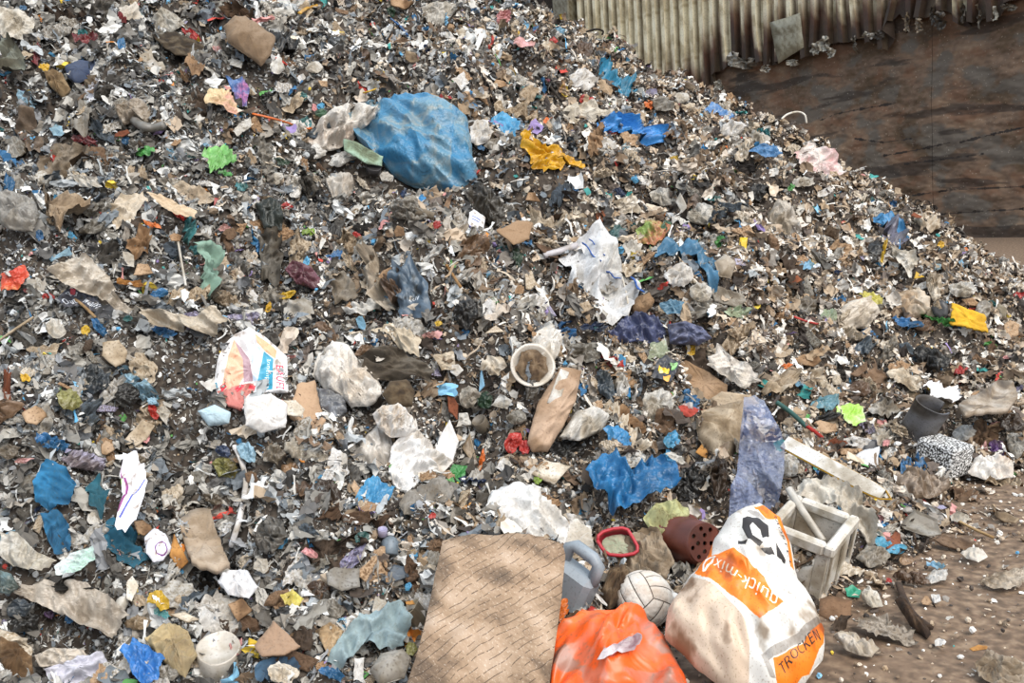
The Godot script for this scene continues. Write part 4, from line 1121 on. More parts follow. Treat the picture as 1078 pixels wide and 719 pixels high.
func build_sack():
	var pts := [743,592, 752,570, 766,550, 786,536, 800,533, 822,548, 833,575, 840,612, 858,640, 868,665, 866,695, 846,722, 812,738, 768,730, 735,706, 700,672, 703,645, 722,614]
	var xf := stand(800, 716, 0.62, 0.10)
	var lo := local_outline(xf, pts)
	var f := face_print(lo, 512, Color("d6d1ca"), 1)
	var orange := Color("f07c1c")
	var black := Color("2b2422")
	# dirt-soaked lower face
	paint(f, printed_poly(f, xf, [690,680, 703,640, 728,616, 765,645, 785,672, 790,690, 788,745, 700,735]), Color("c4ae99"))
	# orange band with the name, upside down as it lies
	paint(f, printed_poly(f, xf, [731,614, 742,594, 751,574, 750,596, 775,598, 805,630, 814,648, 825,655, 800,672, 765,640]), orange)
	# orange corner band at the top, side and foot
	paint(f, printed_poly(f, xf, [793,545, 805,538, 822,548, 830,575, 836,607, 832,606, 828,580, 818,556, 806,557]), orange)
	paint(f, printed_poly(f, xf, [814,708, 845,690, 868,655, 867,680, 852,712, 820,738]), orange)
	# printed grey border lines of the sack's design, with their corner
	paint(f, printed_poly(f, xf, [801,703, 807,703, 817,724, 811,724]), Color("9c958e"))
	paint(f, printed_poly(f, xf, [802,703, 840,682, 864,655, 865,661, 846,688, 808,710]), Color("9c958e"))
	paint(f, printed_poly(f, xf, [790,548, 806,560, 803,565, 786,552]), Color("a39c96"))
	# black emblem shapes
	for q in [[783,563, 797,561, 809,572, 810,586, 803,588, 801,578, 793,570, 790,574, 793,586, 804,594, 800,598, 788,590, 782,574], [778,588, 788,591, 786,595, 778,593], [801,600, 812,597, 816,604, 808,606], [817,591, 827,603, 826,612, 818,606]]: paint(f, printed_poly(f, xf, q), black)
	# white outline of the house mark
	for q in [[741,606, 744,598, 748,597, 747,600, 743,608, 743,617, 741,616], [748,597, 755,600, 752,608, 744,618, 742,616, 750,606, 752,602, 747,600]]: paint(f, printed_poly(f, xf, q), Color("f4f0ea"))
	var pq := printed_poly(f, xf, [821,646, 757,601])
	letter(f, "quick-mix", pq[0], pq[1], 44.0, Color("f6f2ec"))
	pq = printed_poly(f, xf, [824,719, 864,680])
	letter(f, "TROCKEN", pq[0], pq[1], 20.0, black)
	pq = printed_poly(f, xf, [832,606, 815,553])
	letter(f, "MÖRTEL", pq[1], pq[0], 10.0, black)
	soil_print(f, 15, -0.22)
	var o := put("mortar_sack", piece(lo, "pillow", {"thick": 0.42, "crumple": 0.055, "rough": 0.015, "detail": 46, "freq": 2.6, "fold": 0.015, "folds": 3.0, "fold_angle": 130.0}, 3, xf), print_material(f))
	o.transform = xf
	tag(o, "white and orange printed mortar sack standing at the front of the heap", "sack")
	var inner := lay("paper_bag", "white paper bag with small black print behind the mortar sack", "bag", "pillow", mk("dcdad8", "paper", "dusty"), [820,545, 836,548, 852,560, 846,575, 836,582, 830,565], mix(BAG, {"thick": 0.25, "lift": 0.1}))

# A piece whose own face carries print: marks are [colour, outline] or [colour, text, from, to, height].
func lay_printed(called: String, label: String, category: String, mode: String, ground_hex: String, pts: Array, o: Dictionary, marks: Array, finish := "film"):
	var c := middle(outline_of(pts))
	var xf := seat(c.x, c.y, o.get("face", 0.3), o.get("lift", 0.07))
	var lo := local_outline(xf, pts)
	var f := face_print(lo, 192, Color(ground_hex), 1)
	for k in marks:
		if k[1] is Array: paint(f, printed_poly(f, xf, k[1]), Color(k[0]))
		else:
			var q := printed_poly(f, xf, [k[2], k[3], k[4], k[5]])
			for j in 2: letter(f, k[1], q[0] + Vector2(j, 0), q[1] + Vector2(j, 0), k[6], Color(k[0]))
	soil_print(f, int(c.x), -0.2)
	var n := put(called, piece(lo, mode, mix(o, {"detail": 26}), int(c.x + c.y), xf), print_material(f, finish))
	n.transform = xf
	tag(n, label, category)
	return n

func ring_of(x: float, y: float, r: float, w: float) -> Array:
	var out := []
	for k in 17: out.append_array([x + cos(TAU * k / 16.0) * r, y + sin(TAU * k / 16.0) * r])
	for k in 17: out.append_array([x + cos(TAU * (16 - k) / 16.0) * (r - w), y + sin(TAU * (16 - k) / 16.0) * (r - w)])
	return out

func build_prints():
	lay_printed("black_bag", "blue black torn bag with a small white emblem on the middle slope", "bag", "sheet", "4a5866", [408,297, 414,275, 424,282, 432,268, 440,285, 450,297, 456,330, 440,337, 420,332, 418,310], {"crumple": 0.16, "rough": 0.06, "fold": 0.08, "folds": 3.0, "freq": 1.8}, [["c9cdd2", "[d]", 430, 316, 440, 316, 16.0], ["cdbfae", [427,321, 434,318, 442,321, 436,323, 438,327, 433,324]]])
	lay_printed("plastic_tub", "white small tub with blue and lilac print below the black bag", "tub", "pillow", "dcdadb", [489,226, 498,221, 511,230, 508,246, 487,243], {"thick": 0.35, "crumple": 0.04, "rough": 0.01}, [["7d86b4", [495,230, 504,235, 503,236, 494,231]], ["7d86b4", [495,233, 503,237, 502,238, 494,234]], ["5a55b8", [492,240, 502,244, 501,245, 491,241]]])
	lay_printed("printed_bag", "white printed bag with purple and violet edge lines on the lower left slope", "bag", "sheet", "d9d8de", [129,477, 140,476, 150,492, 156,505, 150,525, 142,550, 133,558, 122,550, 124,535, 130,518, 126,500], {"crumple": 0.1, "rough": 0.04, "fold": 0.06, "folds": 2.0}, [["8a3f7c", [127,493, 130,500, 136,511, 135,520, 129,528, 124,540, 122,539, 127,527, 133,518, 133,511, 128,501]], ["4d55a8", [154,503, 142,520, 127,545, 125,544, 141,519, 153,502]], ["8fae6a", [124,500, 128,504, 129,510, 125,508]]])
	lay_printed("printed_bag", "white packet with a round purple ring print on the lower left slope", "packet", "pillow", "d9d8e0", [152,566, 162,556, 174,562, 181,578, 172,590, 162,592, 154,582], {"thick": 0.3, "crumple": 0.1, "rough": 0.03}, [["6f3a78", ring_of(168.5, 581.0, 7.0, 1.3)]])
	lay_printed("printed_packet", "black packet with white handwriting-like lettering under the stretched beige film", "packet", "sheet", "3b3b45", [60,314, 70,304, 84,304, 98,310, 110,325, 100,328, 84,322, 68,323], {"crumple": 0.12, "rough": 0.06}, [["d5d9e0", "Oat", 68, 320, 82, 319, 46.0], ["d5d9e0", "waille", 85, 316, 105, 327, 40.0], ["d5d9e0", "4y", 70, 312, 84, 311, 36.0], ["b53040", [74,304, 80,305, 79,310, 74,309]]])
	lay_printed("printed_packet", "black food packet with yellow and green print above the flattened box", "packet", "sheet", "303036", [686,396, 692,380, 700,374, 716,380, 712,392, 706,402], {"crumple": 0.12, "rough": 0.05}, [["e0bc3a", [694,384, 705,388, 704,393, 693,390]], ["f0e3a0", [695,388, 699,389, 698,392, 694,391]], ["7fb070", [706,380, 714,382, 710,390, 706,387]], ["dfa040", [698,396, 706,395, 704,401, 699,401]]])

func build_plaster_bag():
	var pts := [225,405, 228,385, 236,362, 247,352, 262,344, 275,352, 290,364, 302,375, 303,400, 302,418, 280,418, 262,420, 255,436, 240,430, 230,418]
	var xf := seat(264, 388, 0.6, 0.05)
	var lo := local_outline(xf, pts)
	var f := face_print(lo, 384, Color("d8d6d7"), 2)
	paint(f, printed_poly(f, xf, [240,375, 246,358, 256,376, 256,398, 246,416, 232,412]), Color("dda98c"))
	paint(f, printed_poly(f, xf, [248,352, 262,346, 272,352, 268,368, 258,372, 250,362]), Color("bcb9bb"))
	paint(f, printed_poly(f, xf, [268,352, 280,360, 291,370, 289,379, 278,371, 270,362]), Color("e0a782"))
	paint(f, printed_poly(f, xf, [247,360, 253,366, 262,380, 266,402, 256,404, 255,380]), Color("a0828c"))
	paint(f, printed_poly(f, xf, [258,362, 272,366, 277,374, 272,402, 266,402, 264,380]), Color("c3d6e8"))
	paint(f, printed_poly(f, xf, [277,371, 287,379, 285,416, 273,414, 270,404]), Color("2f8fae"))
	paint(f, printed_poly(f, xf, [228,412, 240,412, 252,406, 266,404, 270,410, 258,420, 254,436, 238,430]), Color("b26a62"))
	for q in [[246,412, 254,405, 257,408, 249,415], [231,408, 236,404, 238,409, 233,414], [262,406, 270,407, 269,411, 261,410]]: paint(f, printed_poly(f, xf, q), Color("cc2f3f"))
	paint(f, printed_poly(f, xf, [224,404, 228,403, 229,410, 226,410]), Color("2f7f9c"))
	var pq := printed_poly(f, xf, [290,385, 289,416])
	for k in 3: letter(f, "BAUFI", pq[0] + Vector2(k, 0), pq[1] + Vector2(k, 0), 38.0, Color("d2214a"))
	pq = printed_poly(f, xf, [279,379, 277,413])
	letter(f, "Innenputz", pq[0], pq[1], 26.0, Color("eef3f5"))
	soil_print(f, 27, -0.3)
	var o := put("plaster_bag", piece(lo, "pillow", {"thick": 0.12, "crumple": 0.06, "rough": 0.02, "detail": 34, "freq": 2.2}, 5, xf), print_material(f))
	o.transform = xf
	tag(o, "white printed plaster bag with red lettering on the left middle slope", "bag")

func build_mat():
	var pts := [466,574, 490,569, 530,566, 570,569, 592,576, 595,585, 590,640, 583,690, 576,735, 500,740, 425,735, 436,700, 448,660, 458,610]
	var xf := stand(505, 735, 0.6, 0.10)
	var lo := local_outline(xf, pts)
	var f := face_print(lo, 512, Color("b89a7e"), 3)
	var n := noise_of(61, 0.009, 5)
	var n2 := noise_of(64, 0.004, 3)
	var n3 := noise_of(62, 0.03, 3)
	var n4 := noise_of(63, 0.05, 4)
	for y in 512:
		for x in 512:
			var t := 0.4 * n.get_noise_2d(x * 0.7 + y * 0.5, y * 1.1 - x * 0.6) + 0.95 * n2.get_noise_2d(x * 0.8 + y * 0.3, y * 1.4 - x * 0.5) + 0.2 * n4.get_noise_2d(x * 0.5 + y * 0.4, y * 1.3 - x * 0.8)
			var c := ramp(0.5 + 0.5 * t, [[0.0, Color("4a3d33")], [0.3, Color("6b5847")], [0.42, Color("836c57")], [0.54, Color("957d66")], [0.7, Color("a58d77")], [1.0, Color("b8a390")]])
			# slanting rows of stitching, broken here and there
			var s := x * 0.62 + y * 1.0 + 22.0 * n3.get_noise_2d(x * 0.12, y * 0.12)
			var w := fposmod(s, 27.0)
			if w < 2.4 and n3.get_noise_2d(x, y) > -0.14: c = c.lerp(Color("33271f"), 0.7)
			c = c.lerp(Color("e6dccf"), clampf((n4.get_noise_2d(x * 1.6 + y * 0.4, y * 2.4 - x * 1.6) - 0.3) * 1.5, 0, 0.45))
			f.im.set_pixel(x, y, c)
	var o := put("padded_mat", piece(lo, "board", {"thick": 0.16, "crumple": 0.05, "rough": 0.01, "detail": 44, "bend": -0.10, "fold_angle": 0.0, "freq": 1.2}, 8, xf), print_material(f, "cloth"))
	o.transform = xf
	tag(o, "stained tan stitched mat standing upright at the front of the heap", "mat")

func build_orange_sheet():
	var m := blotch("ee5a1d", "f0692a", 0.5, "rigid", 66, 0.03)
	m = m.duplicate()
	m.albedo_texture = stain_texture(67, [[0.0, Color("8a6a5a")], [0.3, Color("a07060")], [0.34, Color("e85a20")], [0.5, Color("f05d1e")], [1.0, Color("f3712f")]], 0.016, 0.7)
	m.roughness = 0.38
	m.uv1_scale = Vector3.ONE * 1.4
	var o := lay("orange_tarpaulin", "bright orange muddy plastic tarpaulin at the front of the heap", "tarpaulin", "pillow", m, [580,690, 582,664, 600,650, 630,643, 660,642, 678,645, 682,655, 700,675, 722,715, 728,740, 650,745, 578,740], {"thick": 0.30, "crumple": 0.14, "rough": 0.02, "freq": 1.3, "detail": 44, "lift": 0.03, "face": 0.42, "foot": [655, 722]})
	var p := lay("cloth_scrap", "white and purple torn scrap stuck on the orange tarpaulin", "scrap", "sheet", blotch("dcd2d4", "7a5058", 0.42, "cloth"), [628,692, 640,680, 655,676, 672,663, 676,668, 668,682, 650,688, 636,694], mix(SHEET, {"lift": 0.16, "face": 0.42, "detail": 14, "foot": [655, 722]}))

func build_ball():
	var c := hit(679, 655)
	var r := 0.107
	var root := base("volleyball", Transform3D(Basis.from_euler(Vector3(0.55, 0.35, 0.9)), Vector3(0, CAM_HEIGHT, 0) + look(678, 631) * (c.distance_to(Vector3(0, CAM_HEIGHT, 0)) - 0.02)))
	tag(root, "dirty white volleyball lying beside the mortar sack", "volleyball")
	var core := SphereMesh.new()
	core.radius = r * 0.972
	core.height = r * 1.944
	put("bladder", core, mk("5a5048", "rough", "clean"), root)
	var axes := [[Vector3.RIGHT, Vector3.UP, Vector3.BACK], [Vector3.UP, Vector3.BACK, Vector3.RIGHT], [Vector3.BACK, Vector3.RIGHT, Vector3.UP]]
	var pm := blotch("e9e3da", "bfa893", 0.34, "rough", 77, 0.02)
	for ax in axes:
		for s in [-1.0, 1.0]:
			for k in 3:
				var v := PackedVector3Array()
				var idx := PackedInt32Array()
				var b0 := -1.0 + k * 2.0 / 3.0
				for j in 6:
					for i in 13:
						var a := lerpf(-0.975, 0.975, i / 12.0)
						var b := lerpf(b0 + 0.026, b0 + 2.0 / 3.0 - 0.026, j / 5.0)
						var d: Vector3 = ax[0] * s + ax[1] * tan(a * PI / 4.0) + ax[2] * tan(b * PI / 4.0)
						var rim := i == 0 or i == 12 or j == 0 or j == 5
						v.append(d.normalized() * r * (0.978 if rim else 1.0))
				for j in 5:
					for i in 12:
						var a := j * 13 + i
						idx.append_array([a, a + 13, a + 1, a + 1, a + 13, a + 14] if s > 0 else [a, a + 1, a + 13, a + 1, a + 14, a + 13])
				put("panel", commit(v, PackedVector2Array(), idx), pm, root)

func build_pot():
	var p := hit(735, 588)
	var d := (p - Vector3(0, CAM_HEIGHT, 0)).length() - 0.10
	var at := Vector3(0, CAM_HEIGHT, 0) + look(713, 569) * (d + 0.1)
	var tip := Vector3(0, CAM_HEIGHT, 0) + look(742, 572) * (d - 0.05)
	var y := (tip - at).normalized()
	var x := y.cross(cam_basis.z).normalized()
	var root := base("plant_pot", Transform3D(Basis(x, y, x.cross(y)), at))
	tag(root, "dented brown plastic plant pot with holes in its base", "plant pot")
	var h := at.distance_to(tip)
	var m := mk("6d3526", "rigid", "dusty")
	put("pot_wall", lathe([Vector2(0.118, 0.0), Vector2(0.120, 0.012), Vector2(0.112, 0.014), Vector2(0.100, h * 0.5), Vector2(0.086, h * 0.97), Vector2(0.080, h)], 36, 0.13, 3), m, root)
	put("pot_rim", lathe([Vector2(0.108, 0.0), Vector2(0.122, -0.004), Vector2(0.124, 0.016), Vector2(0.112, 0.02)], 36, 0.13, 3), m, root)
	var csg := CSGCombiner3D.new()
	csg.name = "pot_base"
	var disc := CSGCylinder3D.new()
	disc.radius = 0.080
	disc.height = 0.008
	disc.sides = 36
	csg.add_child(disc)
	for k in 13:
		var hole := CSGCylinder3D.new()
		hole.operation = CSGShape3D.OPERATION_SUBTRACTION
		hole.radius = 0.0095
		hole.height = 0.03
		hole.sides = 12
		var q := Vector2.ZERO if k == 12 else Vector2.from_angle(TAU * (k % 4) / 4.0 + 0.3) * 0.032 if k < 4 else Vector2.from_angle(TAU * (k - 4) / 8.0) * 0.060
		hole.position = Vector3(q.x, 0, q.y)
		csg.add_child(hole)
	csg.position = Vector3(0, h - 0.004, 0)
	disc.material = m
	for k in csg.get_children(): k.material = m
	root.add_child(csg)

func build_canister():
	# grey jerrycan lying behind the mat
	var p := hit(612, 622)
	var dist := (p - Vector3(0, CAM_HEIGHT, 0)).length() - 0.05
	var at := Vector3(0, CAM_HEIGHT, 0) + look(606, 608) * dist
	var b := cam_basis * Basis(Vector3.BACK, deg_to_rad(-32)) * Basis(Vector3.UP, deg_to_rad(-30)) * Basis(Vector3.RIGHT, deg_to_rad(18))
	var root := base("jerrycan", Transform3D(b, at))
	tag(root, "grey blue plastic jerrycan with red cap between mat and volleyball", "jerrycan")
	var m := mk("9aa4ae", "rigid", "clean")
	var st := SurfaceTool.new()
	st.begin(Mesh.PRIMITIVE_TRIANGLES)
	box_into(st, Vector3(-0.085, -0.12, -0.055), Vector3(0.085, 0.04, 0.055), Transform3D.IDENTITY, 0.022)
	st.generate_normals()
	put("body", st.commit(), m, root)
	put("handle", tube_mesh([Vector3(-0.070, 0.02, 0), Vector3(-0.072, 0.085, 0), Vector3(-0.05, 0.105, 0), Vector3(0.03, 0.105, 0), Vector3(0.062, 0.09, 0), Vector3(0.068, 0.02, 0)], 0.024, 10), m, root)
	var sp := put("spout", lathe([Vector2(0.0, 0), Vector2(0.024, 0), Vector2(0.022, 0.03), Vector2(0.0, 0.03)], 16), m, root)
	sp.transform = Transform3D(Basis(Vector3.BACK, -PI / 2), Vector3(0.08, -0.085, 0.0))
	var cap := put("cap", lathe([Vector2(0.0, 0.02), Vector2(0.030, 0.02), Vector2(0.031, 0.045), Vector2(0.027, 0.05), Vector2(0.0, 0.05)], 18), mk("c23a30", "rigid", "clean"), sp)
	cap.set_meta("label", "red screw cap")

func build_tray():
	var xf := seat(650, 570, 0.45, 0.17)
	var lo := local_outline(xf, [629,569, 630,564, 635,560, 645,557, 655,556, 661,558, 666,566, 671,575, 671,580, 667,583, 655,585, 642,584, 637,581, 633,576])
	var root := base("food_tray", xf)
	tag(root, "red rimmed clear food tray with leftovers above the volleyball", "tray")
	var path := []
	var ring := resample(lo, 28, 0.0, 1)
	for p in ring: path.append(Vector3(p.x, p.y, 0.0))
	path.append(path[0])
	put("rim", tube_mesh(path, 0.0075, 8), mk("c02a38", "rigid", "clean"), root)
	var c := middle(lo)
	var v := PackedVector3Array()
	var idx := PackedInt32Array()
	for k in 4:
		for p in ring:
			var q: Vector2 = c + (p - c) * [1.0, 0.92, 0.84, 0.05][k]
			v.append(Vector3(q.x, q.y, [0.0, -0.03, -0.045, -0.045][k]))
	for k in 3:
		for i in ring.size():
			var a := k * ring.size() + i
			var b := k * ring.size() + (i + 1) % ring.size()
			idx.append_array([a, b, a + ring.size(), b, b + ring.size(), a + ring.size()])
	put("tray_wall", commit(v, PackedVector2Array(), idx), mk("b53040", "rigid", "dusty"), root)
	var small := PackedVector2Array()
	for p in ring: small.append(c + (p - c) * 0.8)
	var food := put("leftovers", piece(small, "pillow", {"thick": 0.12, "crumple": 0.12, "rough": 0.1, "detail": 12, "freq": 4.0}, 9, xf, false), blotch("cdb9a2", "9aa68c", 0.4, "rough", 88), root)
	food.position.z = -0.035

func build_crate():
	# open white crate tipped towards the heap, its front wall broken through
	var p := hit(868, 630)
	var dist := (p - Vector3(0, CAM_HEIGHT, 0)).length()
	var e := Vector3(0, CAM_HEIGHT, 0)
	var x := (cam_basis * Vector3(40, 19, -52)).normalized()
	var y := (cam_basis * Vector3(4, 62, 26)).normalized()
	var z := x.cross(y).normalized()
	y = z.cross(x).normalized()
	var h := 0.27
	var w := 0.27
	var dp := 0.24
	var top := e + look(875, 575) * (dist - 0.16)
	var root := base("plastic_crate", Transform3D(Basis(x, y, z), top - y * h))
	tag(root, "broken white plastic crate standing beside the mortar sack", "crate")
	var m := mk("eae5dd", "rigid", "dusty")
	var t := 0.014
	# the body lies on the far side of its front corner: box(a, b) takes depths counted inwards
	var box := func(a: Vector3, b: Vector3, bevel: float) -> ArrayMesh: return box_mesh(Vector3(a.x, a.y, -b.z), Vector3(b.x, b.y, -a.z), bevel)
	put("crate_wall", box.call(Vector3(0, 0, 0), Vector3(w, h - 0.02, t), 0.004), m, root)
	put("crate_wall", box.call(Vector3(0, 0, dp - t), Vector3(w, h - 0.02, dp), 0.004), m, root)
	put("crate_wall", box.call(Vector3(w - t, 0, t), Vector3(w, h - 0.02, dp - t), 0.004), m, root)
	put("crate_floor", box.call(Vector3(t, 0, t), Vector3(w - t, t, dp - t), 0.003), m, root)
	# what is left of the broken wall: a post, a low strip and a ragged piece
	put("corner_post", box.call(Vector3(-0.002, 0, 0.0), Vector3(t + 0.008, h - 0.02, 0.05), 0.004), m, root)
	put("corner_post", box.call(Vector3(-0.002, 0, dp - 0.04), Vector3(t + 0.006, h - 0.02, dp), 0.004), m, root)
	put("wall_remnant", piece(PackedVector2Array([Vector2(0, 0), Vector2(0.11, 0), Vector2(0.08, 0.05), Vector2(0.045, 0.13), Vector2(0, 0.16)]), "board", {"thick": 0.1, "crumple": 0.01, "rough": 0.05, "detail": 12}, 3, Transform3D.IDENTITY, false), m, root).transform = Transform3D(Basis(Vector3.FORWARD, Vector3.UP, Vector3.RIGHT), Vector3(0.006, 0.0, -0.045))
	# ribs on the outer wall and the thick rim
	for k in 3:
		put("rib", box.call(Vector3(0.03 + k * 0.13, 0.005, -0.012), Vector3(0.05 + k * 0.13, h - 0.03, 0.001), 0.003), m, root)
	put("rim", box.call(Vector3(-0.016, h - 0.045, -0.018), Vector3(w + 0.016, h, 0.022), 0.008), m, root)
	put("rim", box.call(Vector3(-0.016, h - 0.045, dp - 0.022), Vector3(w + 0.016, h, dp + 0.016), 0.008), m, root)
	put("rim", box.call(Vector3(-0.018, h - 0.05, 0.022), Vector3(0.024, h, dp - 0.022), 0.008), m, root)
	put("rim", box.call(Vector3(w - 0.022, h - 0.045, 0.022), Vector3(w + 0.016, h, dp - 0.022), 0.008), m, root)
	var bar := put("plastic_rail", tube_mesh([e + look(830, 514) * (dist + 0.10), e + look(846, 540) * (dist + 0.06), e + look(866, 570) * (dist - 0.03)], 0.016, 6), mk("d9d5cf", "rigid", "dusty"))
	tag(bar, "white plastic rail leaning on the white crate", "rail")

func build_violet_film():
	var m: StandardMaterial3D = blotch("94a2ca", "aab0c2", 0.4, "clear", 91).duplicate()
	m.albedo_color.a = 0.6
	m.backlight_enabled = true
	m.backlight = Color(0.35, 0.4, 0.6)
	var o := lay("violet_film", "tall translucent blue violet plastic film standing behind the mortar sack", "film", "sheet", m, [775,505, 778,470, 781,440, 783,418, 795,414, 805,420, 818,450, 827,470, 826,495, 822,515, 815,545, 800,552, 780,530], {"crumple": 0.10, "fold": 0.12, "folds": 2.0, "fold_angle": 0.0, "rough": 0.04, "detail": 30, "face": 0.85, "lift": 0.22})
	var q := lay("violet_film", "lower fold of blue violet film tucked behind the mortar sack", "film", "sheet", m, [767,545, 769,512, 775,499, 790,508, 803,525, 800,548, 780,560], {"crumple": 0.12, "fold": 0.10, "folds": 2.0, "fold_angle": 20.0, "rough": 0.05, "detail": 20, "face": 0.85, "lift": 0.24})

func build_ski():
	var xf := seat(885, 498, 0.5, 0.2)
	var lo := local_outline(xf, [826,462, 832,466, 850,470, 880,485, 905,500, 925,512, 938,521, 940,530, 930,528, 905,516, 880,502, 850,486, 826,474])
	var o := base("white_ski", xf)
	tag(o, "long white board with yellow edge and rounded tip, like a ski", "ski")
	# a straight body laid along the outline
	var a := to_plane(xf, 826, 466)
	var b := to_plane(xf, 938, 526)
	var d := (b - a).normalized()
	var n := d.orthogonal()
	var len := a.distance_to(b)
	var half := 0.033
	var body := PackedVector2Array()
	var rim := []
	for k in 15:
		var t := k / 14.0
		var w := half * (1.0 if t < 0.75 else sqrt(maxf(0.0, 1.0 - pow((t - 0.75) / 0.25, 2.2))))
		body.append(a + d * len * t + n * w)
	for k in 14:
		var t := (13 - k) / 14.0
		var w := half * (1.0 if t < 0.75 else sqrt(maxf(0.0, 1.0 - pow((t - 0.75) / 0.25, 2.2))))
		body.append(a + d * len * t - n * w)
	var v := PackedVector3Array()
	var idx := PackedInt32Array()
	var m := body.size()
	for z in [0.012, -0.008]:
		for p in body: v.append(Vector3(p.x, p.y, z))
	for k in 13:
		idx.append_array([k, k + 1, m - 1 - k, k + 1, m - 2 - k, m - 1 - k])
		idx.append_array([m + k, m + m - 1 - k, m + k + 1, m + k + 1, m + m - 1 - k, m + m - 2 - k])
	for k in m: idx.append_array([k, m + k, (k + 1) % m, (k + 1) % m, m + k, m + (k + 1) % m])
	put("ski_body", commit(v, PackedVector2Array(), idx, true), mk("e9e6e2", "rigid", "dusty"), o)
	for sgn in [1.0, -1.0]:
		var path := []
		for k in 15:
			var t := k / 14.0
			var w := half * (1.0 if t < 0.75 else sqrt(maxf(0.0, 1.0 - pow((t - 0.75) / 0.25, 2.2))))
			var p: Vector2 = a + d * len * t + n * w * sgn
			path.append(Vector3(p.x, p.y, 0.004))
		var e := put("edge_strip", tube_mesh(path, 0.0045, 6), mk("e9b21c", "rigid", "clean"), o)
		e.set_meta("label", "yellow edge strip")

func build_block():
	var n := 128
	var im := Image.create(n, n, false, Image.FORMAT_RGB8)
	var ns := noise_of(111, 0.16, 4)
	for y in n:
		for x in n:
			var t := ns.get_noise_2d(x, y)
			im.set_pixel(x, y, Color("ecebea") if t > 0.06 else Color("2b2826") if t < -0.02 else Color("8a857f"))
	var m := StandardMaterial3D.new()
	m.albedo_texture = ImageTexture.create_from_image(im)
	m.uv1_triplanar = true
	m.uv1_scale = Vector3.ONE * 3.2
	m.roughness = 0.5
	var p := seat(990, 486, 0.3, 0.05)
	var s: float = (p.origin - Vector3(0, CAM_HEIGHT, 0)).length() / FOCAL
	var b := cam_basis * Basis(Vector3.UP, deg_to_rad(38)) * Basis(Vector3.RIGHT, deg_to_rad(14)) * Basis(Vector3.BACK, deg_to_rad(4))
	var o := put("speckled_block", box_mesh(Vector3(-17, -15, -20) * s, Vector3(20, 16, 20) * s, 2.5 * s), m)
	o.transform = Transform3D(b, p.origin)
	tag(o, "black and white speckled block at the right heap foot", "block")
	# bent grey pipe piece standing open above it
	var q := seat(966, 455, 0.3, 0.08)
	var v := PackedVector3Array()
	var idx := PackedInt32Array()
	var r := 17.0 * s
	for j in 7:
		for k in 2:
			for i in 19:
				var a := lerpf(0.7, TAU * 0.93, i / 18.0)
				var rr := (r if k == 0 else r * 0.9) * (1.0 + 0.1 * sin(a * 2.0)) * (1.0 + 0.05 * fold_noise.get_noise_2d(i * 20.0, j * 20.0))
				v.append(Vector3(cos(a) * rr, (j - 3) * 8.5 * s, sin(a) * rr * 0.8))
	for j in 6:
		for i in 18:
			for k in 2:
				var a := (j * 2 + k) * 19 + i
				idx.append_array([a, a + 38, a + 1, a + 1, a + 38, a + 39])
	for i in 18:
		for j in [0, 6]:
			var a: int = j * 38 + i
			idx.append_array([a, a + 1, a + 19, a + 1, a + 20, a + 19])
	var g := put("pipe_piece", commit(v, PackedVector2Array(), idx), mk("77767a", "rigid", "dirty"))
	g.transform = Transform3D(cam_basis * Basis(Vector3.RIGHT, deg_to_rad(38)) * Basis(Vector3.BACK, deg_to_rad(-12)), q.origin)
	tag(g, "bent grey plastic pipe piece standing open above the speckled block", "pipe")

func build_white_canister():
	# broken white canister: a crumpled body, a rounded end with a hole and a stained wall
	var o := lay("broken_canister", "broken white plastic canister with cut-open wall in the middle of the heap", "canister", "pillow", blotch("ece9e7", "b3a696", 0.30, "rigid", 95), [408,500, 412,470, 424,455, 440,452, 452,468, 462,480, 478,485, 468,496, 445,508, 428,524, 416,514], {"thick": 0.22, "crumple": 0.26, "rough": 0.05, "detail": 44, "lift": 0.10, "freq": 1.9})
	lay("canister_half", "muddy white canister half beside the broken canister", "canister", "pillow", blotch("dcd6cf", "8d7a66", 0.42, "rigid", 96), [364,476, 382,462, 398,446, 410,452, 414,470, 410,498, 392,499, 376,490], {"thick": 0.25, "crumple": 0.14, "rough": 0.04, "fold": 0.14, "folds": 3.0, "fold_angle": 20.0, "lift": 0.08, "detail": 34})
	lay("plastic_jug", "white crumpled jug end with brown opening above the broken canister", "jug", "pillow", blotch("efecea", "b9a48c", 0.32, "rigid", 97), [392,436, 402,427, 420,425, 434,438, 440,450, 428,460, 410,460, 398,450], {"thick": 0.35, "crumple": 0.4, "rough": 0.05, "lift": 0.12, "freq": 2.4, "detail": 34})
	# muddy bowl further up
	var xf := seat(556, 388, 0.35, 0.06)
	var b := base("muddy_bowl", xf)
	tag(b, "white round bowl full of mud on the middle slope", "bowl")
	var s: float = (xf.origin - Vector3(0, CAM_HEIGHT, 0)).length() / FOCAL
	var bowl := put("bowl_wall", lathe([Vector2(10 * s, -9 * s), Vector2(17 * s, -4 * s), Vector2(21 * s, 2 * s), Vector2(24 * s, 3 * s), Vector2(24 * s, 1.5 * s), Vector2(22 * s, 0.5 * s), Vector2(18 * s, -6 * s), Vector2(10 * s, -11 * s)], 32, 0.06), mk("e8e2da", "rigid", "dusty"), b)
	bowl.rotation.x = PI / 2
	var mud := put("mud", piece(PackedVector2Array([Vector2(-18, -6) * s, Vector2(-8, -17) * s, Vector2(8, -17) * s, Vector2(18, -5) * s, Vector2(16, 10) * s, Vector2(4, 18) * s, Vector2(-12, 14) * s]), "pillow", {"thick": 0.25, "crumple": 0.2, "detail": 14, "freq": 4.0}, 6, xf, false), mk("a3917e", "rough", "soil"), b)

